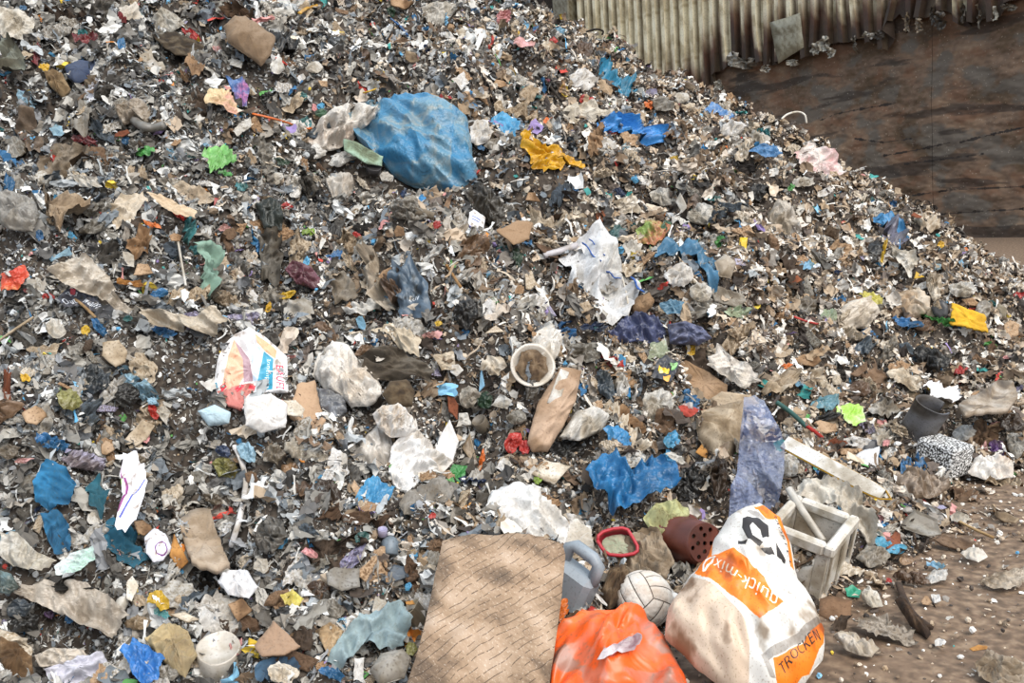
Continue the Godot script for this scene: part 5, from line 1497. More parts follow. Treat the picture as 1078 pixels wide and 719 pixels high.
func rod(called: String, label: String, category: String, colour: String, finish: String, pts: Array, width_px: float, flat := 1.0, lift := 0.075):
	var path := []
	var s := 0.005
	for k in range(0, pts.size(), 2):
		var p := hit(pts[k], pts[k + 1])
		s = (p - Vector3(0, CAM_HEIGHT, 0)).length() / FOCAL
		path.append(p + Vector3(0, lift, 0.3 * lift))
	var curve := Curve3D.new()
	for p in path: curve.add_point(p)
	var c := Vector3.ZERO
	for p in path: c += p
	c /= path.size()
	var smooth := []
	var n := path.size()
	for k in n - 1:
		var a: Vector3 = path[maxi(k - 1, 0)]
		var d: Vector3 = path[mini(k + 2, n - 1)]
		for q in 5: smooth.append((path[k] as Vector3).cubic_interpolate(path[k + 1], a, d, q / 5.0) - c)
	smooth.append(path[n - 1] - c)
	var o := put(called, tube_mesh(smooth, width_px * 0.5 * s, 7, flat), mk(colour, finish, "dusty"))
	o.position = c
	tag(o, label, category)
	return o

func build_rods():
	rod("plastic_strap", "bright orange plastic strap beside the off-white sack", "strap", "e8741f", "rigid", [268,134, 290,139, 312,145, 329,149], 5.0, 0.4)
	rod("plastic_strip", "long white plastic strip curving down the lower left slope", "strip", "f0eef0", "rigid", [250,486, 258,505, 262,525, 257,560, 247,594], 6.0, 0.5)
	rod("plastic_tube", "pale lilac tube end above the whitish clear bag", "tube", "d5d2da", "rigid", [573,283, 590,278, 607,272], 7.0)
	rod("hose_piece", "ribbed grey hose curling below the taupe bag", "hose", "8c8a88", "rigid", [139,126, 142,138, 152,147, 164,150, 176,147], 9.0)
	rod("wire_loop", "white wire loop on the heap's skyline", "wire", "efe9e0", "rigid", [822,141, 828,136, 838,133, 846,136, 848,145], 2.0, 1.0, 0.14)
	rod("wood_stick", "thin tan stick lying on the floor beyond the crate", "stick", "c9a878", "rough", [1003,552, 1024,563, 1044,572], 4.0, 0.7, 0.03)
	rod("wood_stick", "dark rotten stick on the open floor", "stick", "4b382a", "rough", [945,622, 952,640, 962,655, 978,668], 8.0, 0.7, 0.03)
	rod("plastic_strip", "thin white strip standing on the left slope", "strip", "dcd8d2", "rigid", [191,272, 194,290, 199,318], 2.6)
	rod("wood_stick", "pale wooden lath at the left edge", "lath", "c6b49c", "rough", [0,380, 18,367, 40,352], 6.0, 0.5)
	rod("wood_stick", "thin tan twig on the left slope", "twig", "bfa27c", "rough", [70,325, 88,336, 105,352], 3.0)
	rod("yellow_strip", "yellow strip above the large blue sack", "strip", "e5b92c", "rigid", [384,111, 394,108, 405,103], 3.5, 0.5)
	rod("yellow_strip", "mustard strip on the upper middle heap", "strip", "d9a52e", "rigid", [317,26, 325,20, 336,17], 4.0, 0.5)
	rod("wood_stick", "brown twig on the middle slope", "twig", "a8804f", "rough", [471,294, 478,305, 486,318], 3.5)
	rod("metal_rod", "thin dark rod running down the upper right slope", "rod", "3b332c", "rough", [567,88, 578,100, 592,118], 3.0)
	rod("plastic_strip", "thin red strip beside the white ski", "strip", "c8352f", "rigid", [846,462, 855,468, 864,475], 4.0)
	rod("plastic_strip", "teal green strip behind the violet film", "strip", "2f5f58", "rigid", [817,438, 832,449, 848,464], 5.0)
	rod("string", "loose white string down the clear bag with blue stripes", "string", "e8e2d8", "cloth", [655,305, 660,325, 662,345, 658,355], 2.0)
	rod("wood_stick", "thin twig above the white crate", "twig", "b7a184", "rough", [836,484, 842,492, 848,502], 2.5)
	rod("red_strip", "red plastic strip on the right lower slope", "strip", "c63a30", "rigid", [835,346, 848,351, 860,354], 4.0, 0.5)
	rod("metal_wire", "bent dark wire on the heap's skyline", "wire", "3a3029", "rough", [618,46, 628,44, 635,46, 634,50], 2.0, 1.0, 0.12)
	rod("blue_strip", "thin blue strip in the upper heap", "strip", "2f5f9a", "rigid", [412,30, 422,38, 430,48], 2.5)
	rod("drainpipe_piece", "grey cardboard tube below the large blue sack", "tube", "8d8478", "card", [438,238, 448,240, 458,243], 9.0)

func build_small_round():
	# lathed cans, caps and bottles
	for q in [
		["tin_can", "white paper-wrapped can at the bottom left edge", "can", "e3ded8", 232, 700, 21.0, 34.0, 12.0, 78.0],
		["plastic_jug", "small grey jug on the lower middle slope", "jug", "76828e", 407, 580, 9.0, 22.0, 10.0, 20.0],
		["bottle_cap", "pale lilac bottle cap above the small grey jug", "cap", "b5b0d2", 399, 566, 5.0, 8.0, 40.0, 60.0],
		["plastic_cup", "cream cup beside the stained tan mat", "cup", "cfc6b2", 438, 655, 12.0, 26.0, 60.0, 30.0],
		["tin_can", "rusty grey tin beside the grey rolled cloth", "tin", "8c857c", 508, 448, 8.0, 14.0, 30.0, 50.0],
		["bottle_cap", "brown round cap on the deep blue torn bag", "cap", "a08a86", 708, 495, 6.0, 8.0, 20.0, 70.0],
		["plastic_bottle", "small white bottle above the mustard cloth", "bottle", "dcdad6", 130, 640, 6.0, 20.0, -20.0, 20.0],
		["jar_lid", "dark round lid under the large blue sack", "lid", "3f3d40", 392, 180, 8.0, 8.0, 10.0, 60.0],
		["plastic_bottle", "clear crushed bottle on the upper right slope", "bottle", "cfcac4", 636, 158, 8.0, 18.0, 40.0, 30.0],
		["tin_can", "small silver tin on the right lower slope", "tin", "b5b2ae", 946, 524, 6.0, 9.0, 30.0, 40.0],
	]:
		var xf := seat(q[4], q[5], 0.4, 0.04)
		var s: float = (xf.origin - Vector3(0, CAM_HEIGHT, 0)).length() / FOCAL
		var r: float = q[6] * s
		var h: float = q[7] * s
		var o := base(q[0], Transform3D(xf.basis * Basis(Vector3.BACK, deg_to_rad(q[8])) * Basis(Vector3.RIGHT, deg_to_rad(q[9])), xf.origin))
		tag(o, q[1], q[2])
		var m := mk(q[3], "rigid", "dusty")
		match q[0]:
			"plastic_bottle", "plastic_jug":
				put("body", lathe([Vector2(0, -h / 2), Vector2(r * 0.9, -h / 2), Vector2(r, -h * 0.45), Vector2(r, h * 0.15), Vector2(r * 0.75, h * 0.3), Vector2(r * 0.4, h * 0.38), Vector2(r * 0.38, h * 0.42)], 16, 0.18, int(q[4])), m, o)
				put("cap", lathe([Vector2(r * 0.45, h * 0.42), Vector2(r * 0.45, h * 0.52), Vector2(0, h * 0.52)], 12), mk("c9c9cc", "rigid", "clean"), o)
			"plastic_cup":
				put("wall", lathe([Vector2(0, -h / 2), Vector2(r * 0.7, -h / 2), Vector2(r, h / 2), Vector2(r * 1.08, h / 2), Vector2(r * 0.95, h * 0.47), Vector2(r * 0.62, -h * 0.45), Vector2(0, -h * 0.45)], 20, 0.15, 3), m, o)
			_:
				put("body", lathe([Vector2(0, -h / 2), Vector2(r * 0.94, -h / 2), Vector2(r, -h * 0.46), Vector2(r, h * 0.46), Vector2(r * 0.94, h / 2), Vector2(r * 0.88, h * 0.44), Vector2(0, h * 0.44)], 20, 0.06, int(q[5])), m, o)

func build_heroes():
	build_mat()
	build_orange_sheet()
	build_sack()
	build_plaster_bag()
	build_prints()
	build_ball()
	build_pot()
	build_canister()
	build_tray()
	build_crate()
	build_violet_film()
	build_ski()
	build_block()
	build_white_canister()
	build_rods()
	build_small_round()

# ---------------------------------------------------------------- smaller pieces, each a thing of its own
const HUES := {
	"white": ["dcdad7", "d2cfca", "e2e1e2"], "cream": ["ddd1c0", "d3c4b0", "e2d9cc"], "beige": ["c4b39d", "b9a791", "cbbca8"], "tan": ["b59474", "a98a6c", "c0a284"], "brown": ["7b624d", "6c5441", "8a6f58"],
	"dark brown": ["4c3d31", "56473b"], "rust": ["9c5c3a", "8c4f33"], "amber": ["c08a4a", "b57f42"], "light grey": ["c6c4c1", "b9b6b2", "cfcdcb"], "grey": ["96928c", "8a867f", "a29d96"], "dark grey": ["57534e", "635f5a", "4b4743"],
	"black": ["2c2a29", "363433"], "slate": ["56616d", "48525e"], "navy": ["2f3f63", "38476a"], "blue": ["3572ab", "2f659b", "4480b8"], "light blue": ["7fb0d2", "9cc3dd"], "sky blue": ["4fa0d2", "5cabd8"],
	"teal": ["3f848c", "4f939a"], "green": ["4f9a4c", "5fae58"], "lime green": ["a2cf55"], "dark green": ["2f5a3e", "3a6346"], "olive": ["8d8a52"], "pale green": ["b7ccae"], "yellow": ["e2bd38", "d9ad2a"],
	"orange": ["e0792c", "d86e26"], "red": ["c23a31", "b2332f"], "dark red": ["7c2f33", "863438"], "pink": ["d99a9c", "e0aeb0"], "magenta": ["b8467f"], "purple": ["6d4a86"], "lilac": ["aaa6c8", "bdb9d6"],
}
const KINDS := {
	"f": ["film_scrap", "plastic film scrap", "film", "sheet", "film", {"crumple": 0.34, "rough": 0.32, "fold": 0.14, "folds": 2.5, "freq": 2.2}],
	"p": ["paper_scrap", "torn paper scrap", "paper", "sheet", "paper", {"crumple": 0.22, "rough": 0.22, "freq": 1.9}],
	"c": ["cardboard_scrap", "cardboard scrap", "cardboard", "board", "card", {"thick": 0.10, "crumple": 0.06, "rough": 0.08, "bend": 0.12}],
	"b": ["crumpled_bag", "crumpled plastic bag", "bag", "pillow", "film", {"thick": 0.24, "crumple": 0.34, "rough": 0.24, "freq": 2.4}],
	"r": ["cloth_rag", "cloth rag", "rag", "sheet", "cloth", {"crumple": 0.22, "rough": 0.36, "fold": 0.24, "folds": 3.0, "freq": 2.0}],
	"w": ["food_wrapper", "crushed food wrapper", "wrapper", "sheet", "rigid", {"crumple": 0.3, "rough": 0.2, "fold": 0.12, "folds": 3.0, "flat": true}],
	"t": ["crumpled_tissue", "crumpled tissue", "tissue", "pillow", "paper", {"thick": 0.28, "crumple": 0.45, "rough": 0.34, "freq": 2.8}],
	"o": ["compost_clod", "clod of compost", "clod", "pillow", "rough", {"thick": 0.6, "crumple": 0.2, "rough": 0.2, "freq": 2.6}],
	"s": ["plastic_shard", "plastic shard", "shard", "board", "rigid", {"thick": 0.07, "crumple": 0.02, "rough": 0.0, "bend": 0.2}],
}
const ORDINALS := ["", "second", "third", "fourth", "fifth", "sixth", "seventh", "eighth", "ninth", "tenth", "eleventh", "twelfth", "thirteenth", "fourteenth", "fifteenth", "sixteenth", "seventeenth", "eighteenth", "nineteenth", "twentieth"]
# things one can find in the photo, with where they are seen, to say what a small piece lies beside
const SIGHTS := [["big blue sack", 440, 150], ["yellow bag", 580, 160], ["bright blue tarpaulin", 660, 135], ["blue netting", 650, 90], ["crushed brown box", 260, 42], ["navy folded cloth", 86, 75], ["green bag", 230, 165], ["orange strap", 300, 142], ["off-white sack", 355, 135],
	["white corner sheet", 18, 25], ["grey hose", 155, 146], ["cream torn paper", 130, 220], ["sage green cloth", 220, 285], ["red snack packet", 14, 292], ["stretched beige film", 90, 295], ["wine red bag", 320, 290], ["blue black bag", 432, 305], ["shoe-like black bag", 510, 218], ["brown flat cardboard", 541, 245],
	["white clear bag", 630, 290], ["teal folded sheet", 728, 262], ["yellow tag", 782, 261], ["navy violet bag", 672, 348], ["arched blue cloth", 938, 238], ["yellow carton", 1018, 334], ["brown hairy bundle", 962, 320], ["grey clear bag", 826, 232], ["pinkish film", 862, 168],
	["plaster bag", 264, 388], ["white stained bag", 365, 396], ["broken canister", 440, 485], ["muddy bowl", 556, 388], ["beige carton", 583, 432], ["deep blue bag", 665, 505], ["violet film", 800, 480], ["flattened box", 738, 404], ["cream carton", 757, 455], ["lime packet", 897, 435], ["white ski", 885, 498],
	["grey pipe piece", 966, 452], ["speckled block", 990, 486], ["beige tray", 1040, 425], ["white knotted bag", 1043, 494], ["white crate", 870, 575], ["mortar sack", 785, 640], ["volleyball", 678, 631], ["plant pot", 730, 570], ["orange tarpaulin", 650, 690], ["tan mat", 512, 645], ["white bulging bag", 550, 542],
	["trouser-like rag", 395, 660], ["foam board", 292, 675], ["white strip", 256, 540], ["padded board", 213, 573], ["petrol blue cloth", 130, 575], ["blue torn cloth", 58, 510], ["purple-edged bag", 140, 512], ["mustard cloth", 180, 685], ["taupe film", 75, 640], ["white can", 232, 700], ["grey slab", 362, 610], ["pale blue foam", 226, 438]]

var to_label := []

func pixel_of(p: Vector3) -> Vector2:
	var q := cam_basis.inverse() * (p - Vector3(0, CAM_HEIGHT, 0))
	return Vector2(539.0 + FOCAL * q.x / -q.z, 359.5 - FOCAL * q.y / -q.z)

func note(o: Node3D, phrase: String, category: String, group: String, px: Vector2):
	var best := 0
	var d := 1e9
	for k in SIGHTS.size():
		var e := px.distance_to(Vector2(SIGHTS[k][1], SIGHTS[k][2]))
		if e < d:
			d = e
			best = k
	var v := px - Vector2(SIGHTS[best][1], SIGHTS[best][2])
	var side := ("to the right of" if v.x > 0 else "to the left of") if absf(v.x) > absf(v.y) else ("below" if v.y > 0 else "above")
	to_label.append([phrase, side, SIGHTS[best][0], d, o, category, group])

func write_labels():
	var same := {}
	for e in to_label:
		var key: String = e[0] + e[1] + e[2]
		if not same.has(key): same[key] = []
		same[key].append(e)
	for key in same:
		var list: Array = same[key]
		list.sort_custom(func(a, b): return a[3] < b[3])
		for k in list.size():
			var e: Array = list[k]
			var first: String = ORDINALS[mini(k, ORDINALS.size() - 1)]
			tag(e[4], ("%s %s %s the %s" % [first, e[0], e[1], e[2]]).strip_edges(), e[5], e[6])

func ragged(r: RandomNumberGenerator, kind: String, w: float, h: float, turn: float) -> PackedVector2Array:
	var out := PackedVector2Array()
	var n := {"f": 8, "p": 5, "c": 5, "b": 9, "r": 8, "s": 4, "w": 6, "t": 9, "o": 8}[kind] as int
	if kind in ["p", "c", "s"]: n += r.randi_range(-1, 1) if kind != "s" else r.randi_range(-1, 1)
	var a0 := r.randf() * TAU
	for i in n:
		var a := a0 + TAU * (i + r.randf_range(-0.28, 0.28)) / n
		var q := r.randf_range(0.78, 1.12)
		out.append((Vector2(cos(a) * w, sin(a) * h) * 0.5 * q).rotated(turn))
	return out

# pieces seen singly in the photo: kind, colour, centre, width, height (pixels) and turn (degrees)
func build_accents():
	var r := RandomNumberGenerator.new()
	r.seed = 77
	for e in ACCENTS:
		var k: Array = KINDS[e[0]]
		var turn := deg_to_rad(-(e[6] if e.size() > 6 else r.randf_range(-25, 25)))
		var pts := []
		for p in ragged(r, e[0], e[4] * 1.15, e[5] * 1.15, turn): pts.append_array([e[2] + p.x, e[3] + p.y])
		var hex: Array = HUES[e[1]]
		var bright: bool = e[1] in ["white", "light blue", "sky blue", "yellow", "orange", "red", "blue", "green"]
		var o := lay(k[0], "", "", k[3], mk(hex[r.randi() % hex.size()], k[4], "dusty" if bright else "dirty"), pts, mix(k[5], {"lift": 0.06, "fold_angle": r.randf() * 180.0}))
		note(o, "%s %s" % [e[1], k[1]], k[2], "", Vector2(e[2], e[3]))

# the many scraps of 10 to 30 pixels between them
func build_scraps():
	var r := RandomNumberGenerator.new()
	r.seed = 4242
	var plan := [
		["f", 110, 0.045, 0.13, ["light grey", "grey", "beige", "dark grey", "white", "cream", "slate", "blue", "light blue", "brown"]],
		["w", 170, 0.026, 0.08, ["light grey", "white", "slate", "grey", "cream", "navy", "lilac", "red", "teal", "pink"]],
		["b", 140, 0.030, 0.090, ["light grey", "grey", "white", "cream", "beige", "dark grey", "black", "brown"]],
		["t", 150, 0.024, 0.065, ["white", "cream", "light grey", "beige"]],
		["p", 210, 0.026, 0.080, ["cream", "white", "beige", "light grey", "tan", "white"]],
		["c", 220, 0.026, 0.085, ["tan", "brown", "beige", "tan", "grey"]],
		["r", 200, 0.050, 0.13, ["grey", "dark grey", "beige", "brown", "dark brown", "light grey", "slate", "tan"]],
		["s", 150, 0.020, 0.060, ["white", "light grey", "black", "cream", "dark grey", "lilac"]],
		["o", 70, 0.020, 0.055, ["brown", "dark brown", "grey", "dark grey", "beige"]],
	]
	var spots := {}
	for e in plan:
		var k: Array = KINDS[e[0]]
		var shapes := []
		for q in 14:
			var o: Dictionary = mix(k[5], {"detail": 18, "fold_angle": r.randf() * 180.0})
			shapes.append(piece(ragged(r, e[0], r.randf_range(1.8, 2.9), r.randf_range(0.7, 1.6), r.randf() * TAU), k[3], o, 100 + q, Transform3D.IDENTITY, false))
		var made := 0
		var tries := 0
		while made < e[1] and tries < 60000:
			tries += 1
			var x := r.randf_range(-4.6, 6.6)
			var z := -2.4 - 9.8 * pow(r.randf(), 1.15)
			var y := hh(x, z)
			if y < 0.02 or is_covered(x, z): continue
			var p := Vector3(x, y, z)
			var px := pixel_of(p)
			if px.x < -8 or px.x > 1086 or px.y < -8 or px.y > 726: continue
			var n := surface_normal(x, z, 0.08)
			var to_cam := (Vector3(0, CAM_HEIGHT, 0) - p).normalized()
			if n.dot(to_cam) < 0.12: continue
			# the fine shredded bands on the upper middle slope carry fewer large scraps
			if px.distance_to(Vector2(430, 50)) < 110 and r.randf() < 0.55: continue
			if px.distance_to(Vector2(480, 270)) < 70 and r.randf() < 0.6: continue
			var s := lerpf(e[2], e[3], pow(r.randf(), 2.0)) * (0.8 + 0.05 * -z)
			var cell := Vector2i(int(px.x / 13.0), int(px.y / 10.0))
			if spots.has(cell): continue
			spots[cell] = true
			var hues: Array = e[4]
			var name: String = hues[mini(int(pow(r.randf(), 1.1) * hues.size()), hues.size() - 1)]
			if px.x > 520 and name in ["slate", "dark grey", "light grey"] and r.randf() < 0.6: name = "cream"
			if px.x < 300 and name in ["brown", "tan"] and r.randf() < 0.35: name = "grey"
			var hex: Array = HUES[name]
			var o := put(k[0], shapes[r.randi() % shapes.size()], mk(hex[r.randi() % hex.size()], k[4], "dusty" if r.randf() < 0.6 else "dirty"))
			var up := (n + to_cam * 0.25 + Vector3(r.randfn(), r.randfn(), r.randfn()) * 0.28).normalized()
			var ax := up.cross(Vector3(r.randfn(), r.randfn(), r.randfn())).normalized()
			o.transform = Transform3D(Basis(ax, up.cross(ax), up).scaled_local(Vector3.ONE * s), p + n * (0.16 * s + 0.018))
			note(o, "small %s %s" % [name, k[1]], k[2], "%ss scattered over the heap" % k[1], px)
			made += 1

const ACCENTS := [
	["f", "blue", 24, 8, 7, 5], ["f", "dark red", 39, 58, 8, 20, -20], ["f", "yellow", 46, 70, 12, 8], ["f", "dark red", 90, 40, 26, 10], ["r", "dark red", 126, 18, 20, 7, -40],
	["f", "blue", 128, 46, 9, 12], ["p", "white", 122, 54, 8, 22, -60], ["f", "red", 201, 36, 24, 8, -35], ["f", "pink", 231, 52, 18, 6, -20], ["c", "beige", 226, 42, 20, 9],
	["b", "black", 222, 77, 24, 18], ["p", "tan", 203, 68, 20, 24], ["f", "light blue", 28, 105, 24, 14, -40], ["p", "light blue", 60, 137, 16, 12], ["f", "dark red", 88, 148, 26, 9, -15],
	["c", "rust", 128, 141, 16, 6], ["f", "blue", 133, 148, 10, 8], ["f", "green", 152, 158, 20, 10], ["p", "white", 206, 130, 12, 22, -50], ["f", "light blue", 216, 156, 12, 10],
	["p", "white", 256, 134, 24, 10, 40], ["r", "slate", 108, 140, 40, 14, -50], ["b", "grey", 16, 156, 24, 20], ["f", "blue", 21, 173, 12, 10], ["b", "light grey", 210, 14, 20, 14],
	["p", "white", 97, 5, 14, 6], ["r", "dark brown", 80, 20, 60, 14, -15], ["b", "grey", 212, 60, 20, 14], ["r", "brown", 250, 12, 40, 12, -10], ["p", "cream", 322, 10, 14, 18],
	["f", "green", 440, 13, 6, 8], ["c", "tan", 422, 4, 24, 9], ["f", "dark green", 412, 12, 9, 12], ["p", "white", 472, 42, 24, 14, -20], ["p", "cream", 490, 41, 14, 26, 20],
	["c", "tan", 413, 46, 14, 18, -40], ["p", "white", 396, 67, 22, 12, 15], ["b", "white", 331, 71, 16, 12], ["f", "blue", 329, 61, 18, 8], ["p", "white", 317, 82, 10, 8],
	["c", "tan", 341, 88, 12, 7], ["b", "white", 292, 70, 16, 14], ["f", "red", 468, 102, 12, 7], ["c", "beige", 434, 61, 16, 12], ["p", "white", 484, 84, 20, 16],
	["p", "white", 518, 92, 12, 15], ["p", "cream", 503, 99, 22, 8], ["c", "tan", 525, 88, 14, 8], ["b", "black", 455, 92, 20, 12], ["f", "teal", 320, 101, 8, 8],
	["f", "sky blue", 337, 112, 8, 7], ["p", "pink", 331, 113, 5, 9], ["b", "dark green", 338, 119, 12, 8], ["b", "white", 313, 136, 28, 16], ["f", "red", 283, 128, 6, 6],
	["p", "cream", 311, 106, 16, 28, -50], ["f", "teal", 322, 128, 12, 10], ["b", "white", 361, 167, 28, 12], ["b", "white", 505, 140, 26, 24], ["b", "grey", 520, 152, 18, 12],
	["f", "blue", 506, 155, 9, 6], ["f", "dark green", 296, 170, 16, 8], ["b", "white", 333, 159, 20, 14], ["f", "black", 297, 44, 40, 14, -20], ["b", "grey", 290, 32, 20, 16],
	["f", "yellow", 543, 34, 7, 5], ["f", "blue", 564, 31, 6, 7], ["p", "pink", 550, 44, 26, 8, -10], ["f", "red", 582, 47, 9, 16, -30], ["p", "cream", 574, 51, 8, 28, -30],
	["b", "brown", 611, 55, 30, 20], ["b", "white", 613, 83, 26, 24], ["f", "red", 617, 104, 14, 8], ["f", "orange", 683, 110, 8, 10], ["f", "lilac", 684, 98, 14, 8],
	["b", "grey", 698, 110, 22, 14], ["f", "teal", 547, 93, 12, 5], ["f", "teal", 566, 101, 10, 5], ["f", "magenta", 576, 85, 6, 5], ["f", "orange", 576, 127, 9, 6],
	["b", "light grey", 636, 157, 26, 22], ["b", "white", 666, 161, 12, 10], ["f", "light blue", 660, 155, 8, 8], ["f", "red", 650, 170, 5, 13], ["f", "yellow", 713, 170, 18, 7, -35],
	["p", "cream", 727, 118, 22, 20], ["p", "cream", 746, 126, 16, 12, 30], ["b", "white", 771, 136, 28, 14], ["b", "white", 717, 103, 14, 12], ["f", "orange", 763, 157, 10, 6],
	["p", "white", 740, 166, 8, 10], ["f", "pink", 647, 67, 12, 5, -30], ["f", "slate", 622, 68, 12, 10], ["r", "beige", 790, 138, 26, 12], ["b", "white", 800, 145, 20, 12],
	["f", "blue", 10, 193, 10, 16], ["f", "sky blue", 68, 211, 24, 8], ["b", "grey", 45, 197, 18, 16], ["p", "white", 92, 192, 40, 12, -10], ["f", "sky blue", 74, 250, 12, 12],
	["f", "blue", 42, 247, 8, 12], ["b", "grey", 98, 240, 28, 10], ["p", "white", 134, 273, 20, 16], ["p", "light blue", 66, 268, 26, 9], ["f", "orange", 160, 236, 18, 6],
	["r", "tan", 148, 256, 22, 36, -30], ["f", "teal", 199, 242, 10, 30], ["f", "teal", 206, 263, 16, 8], ["r", "slate", 184, 263, 22, 14], ["c", "tan", 150, 285, 24, 14],
	["p", "amber", 139, 298, 32, 8, -8], ["f", "blue", 165, 310, 20, 9], ["f", "teal", 135, 335, 10, 6], ["f", "blue", 172, 350, 28, 10], ["f", "red", 50, 312, 12, 8],
	["f", "dark red", 33, 306, 16, 10], ["f", "blue", 105, 345, 22, 10, -50], ["b", "white", 58, 345, 20, 20], ["f", "green", 238, 182, 16, 4], ["f", "teal", 254, 196, 12, 9],
	["s", "red", 227, 213, 7, 11, -20], ["f", "blue", 259, 217, 10, 8], ["b", "light grey", 180, 193, 22, 10], ["f", "pink", 236, 240, 12, 8], ["c", "brown", 242, 247, 16, 12],
	["b", "dark grey", 246, 280, 24, 24], ["p", "white", 267, 312, 8, 14], ["f", "yellow", 90, 348, 8, 10], ["r", "grey", 222, 304, 24, 18], ["c", "tan", 185, 250, 14, 10],
	["b", "white", 290, 188, 16, 14], ["b", "white", 310, 204, 11, 9], ["f", "red", 302, 217, 13, 6], ["f", "lime green", 325, 244, 14, 6],
	["c", "tan", 340, 238, 6, 14], ["f", "sky blue", 314, 257, 10, 14], ["f", "blue", 274, 258, 8, 14], ["f", "sky blue", 322, 277, 7, 15], ["f", "blue", 352, 268, 18, 5],
	["f", "yellow", 302, 310, 18, 7], ["f", "yellow", 283, 323, 6, 10], ["f", "red", 375, 247, 10, 5], ["p", "white", 340, 255, 6, 14], ["f", "green", 447, 226, 10, 7],
	["f", "red", 460, 236, 8, 7], ["b", "white", 475, 238, 14, 10], ["b", "grey", 483, 228, 9, 8], ["c", "tan", 420, 244, 12, 12], ["r", "black", 385, 240, 26, 10, -15],
	["b", "white", 401, 253, 8, 8], ["f", "yellow", 461, 341, 9, 6], ["r", "white", 380, 325, 40, 12, 8], ["p", "light blue", 380, 340, 10, 16], ["p", "white", 302, 324, 10, 20, -20],
	["f", "red", 532, 275, 10, 12], ["f", "teal", 530, 262, 20, 6], ["b", "black", 489, 330, 24, 30], ["p", "white", 515, 325, 14, 24], ["r", "pink", 455, 352, 22, 10],
	["c", "brown", 470, 218, 6, 24, -20], ["p", "cream", 415, 205, 16, 12], ["b", "white", 407, 186, 14, 10], ["c", "tan", 561, 208, 16, 12], ["f", "navy", 650, 203, 20, 9, -15],
	["f", "sky blue", 669, 189, 8, 8], ["p", "white", 680, 192, 14, 8], ["p", "cream", 660, 217, 38, 20, -12], ["b", "white", 697, 207, 26, 18], ["s", "white", 717, 214, 12, 20],
	["b", "white", 738, 227, 26, 22], ["c", "rust", 632, 227, 10, 12], ["f", "dark green", 702, 238, 12, 10], ["f", "teal", 752, 209, 14, 6], ["b", "black", 799, 202, 26, 16],
	["f", "orange", 782, 199, 12, 5], ["c", "tan", 786, 216, 12, 10], ["b", "white", 777, 220, 12, 18], ["f", "green", 759, 255, 16, 12], ["b", "white", 738, 307, 22, 18],
	["b", "white", 715, 290, 26, 24], ["c", "grey", 765, 313, 38, 18, -15], ["f", "pale green", 776, 330, 28, 14], ["p", "white", 754, 344, 8, 6], ["f", "light blue", 748, 330, 7, 7],
	["p", "light grey", 631, 336, 14, 22, -20], ["f", "navy", 624, 345, 26, 10], ["r", "cream", 592, 232, 64, 8, -8], ["c", "brown", 577, 265, 28, 8, -30], ["f", "blue", 555, 255, 10, 8],
	["f", "dark green", 545, 270, 9, 18], ["p", "tan", 547, 305, 14, 10], ["p", "light grey", 551, 320, 26, 16], ["r", "white", 665, 262, 24, 22], ["b", "grey", 635, 300, 26, 20],
	["b", "white", 845, 192, 26, 10], ["p", "white", 868, 202, 18, 8], ["f", "green", 833, 197, 6, 8], ["p", "white", 870, 225, 18, 10], ["s", "white", 842, 222, 8, 14, -20],
	["s", "white", 851, 231, 8, 8], ["f", "light grey", 868, 255, 10, 18], ["f", "blue", 903, 208, 12, 8], ["f", "teal", 921, 212, 18, 6, -20], ["f", "yellow", 931, 262, 4, 26, -15],
	["b", "black", 922, 262, 16, 14], ["p", "cream", 930, 275, 12, 10], ["c", "rust", 965, 227, 13, 5], ["b", "cream", 976, 237, 26, 16], ["f", "yellow", 991, 257, 7, 6],
	["f", "orange", 1014, 259, 5, 13, 30], ["f", "light blue", 1013, 279, 8, 12], ["f", "light blue", 987, 280, 10, 7], ["s", "yellow", 967, 290, 12, 8], ["f", "light blue", 850, 278, 16, 10],
	["c", "rust", 838, 295, 15, 10], ["c", "brown", 823, 288, 26, 11, -35], ["b", "grey", 848, 325, 28, 24], ["f", "grey", 862, 275, 8, 26, 30], ["f", "green", 990, 337, 38, 5, -12],
	["f", "blue", 955, 340, 28, 8], ["b", "cream", 984, 299, 16, 28], ["b", "white", 1015, 305, 26, 16], ["b", "light grey", 1035, 325, 16, 18], ["f", "red", 1072, 311, 14, 7],
	["f", "pale green", 873, 331, 16, 14], ["b", "cream", 890, 351, 44, 12], ["f", "blue", 915, 354, 22, 12], ["p", "cream", 45, 370, 52, 15, 20], ["b", "grey", 82, 368, 24, 14],
	["c", "beige", 120, 373, 24, 28], ["b", "slate", 100, 400, 30, 28], ["b", "olive", 73, 421, 24, 20], ["b", "black", 133, 415, 24, 24], ["r", "cream", 80, 404, 26, 14],
	["c", "tan", 36, 437, 22, 18], ["f", "red", 162, 434, 9, 18], ["p", "white", 172, 437, 13, 20], ["c", "cream", 147, 456, 20, 38, -40], ["f", "pink", 154, 462, 9, 8],
	["f", "blue", 55, 465, 34, 12, -20], ["b", "lilac", 90, 486, 44, 18, -15], ["c", "tan", 113, 472, 14, 14], ["f", "slate", 123, 462, 10, 18], ["f", "yellow", 26, 397, 12, 8],
	["r", "rust", 7, 408, 9, 42], ["b", "grey", 10, 475, 20, 16], ["f", "pink", 25, 485, 18, 5, 15], ["b", "navy", 235, 475, 16, 12], ["f", "light blue", 260, 475, 18, 26],
	["b", "olive", 237, 493, 24, 18], ["c", "brown", 265, 503, 14, 14], ["p", "grey", 210, 500, 20, 14], ["p", "grey", 185, 527, 12, 24, -40], ["b", "grey", 225, 525, 22, 12],
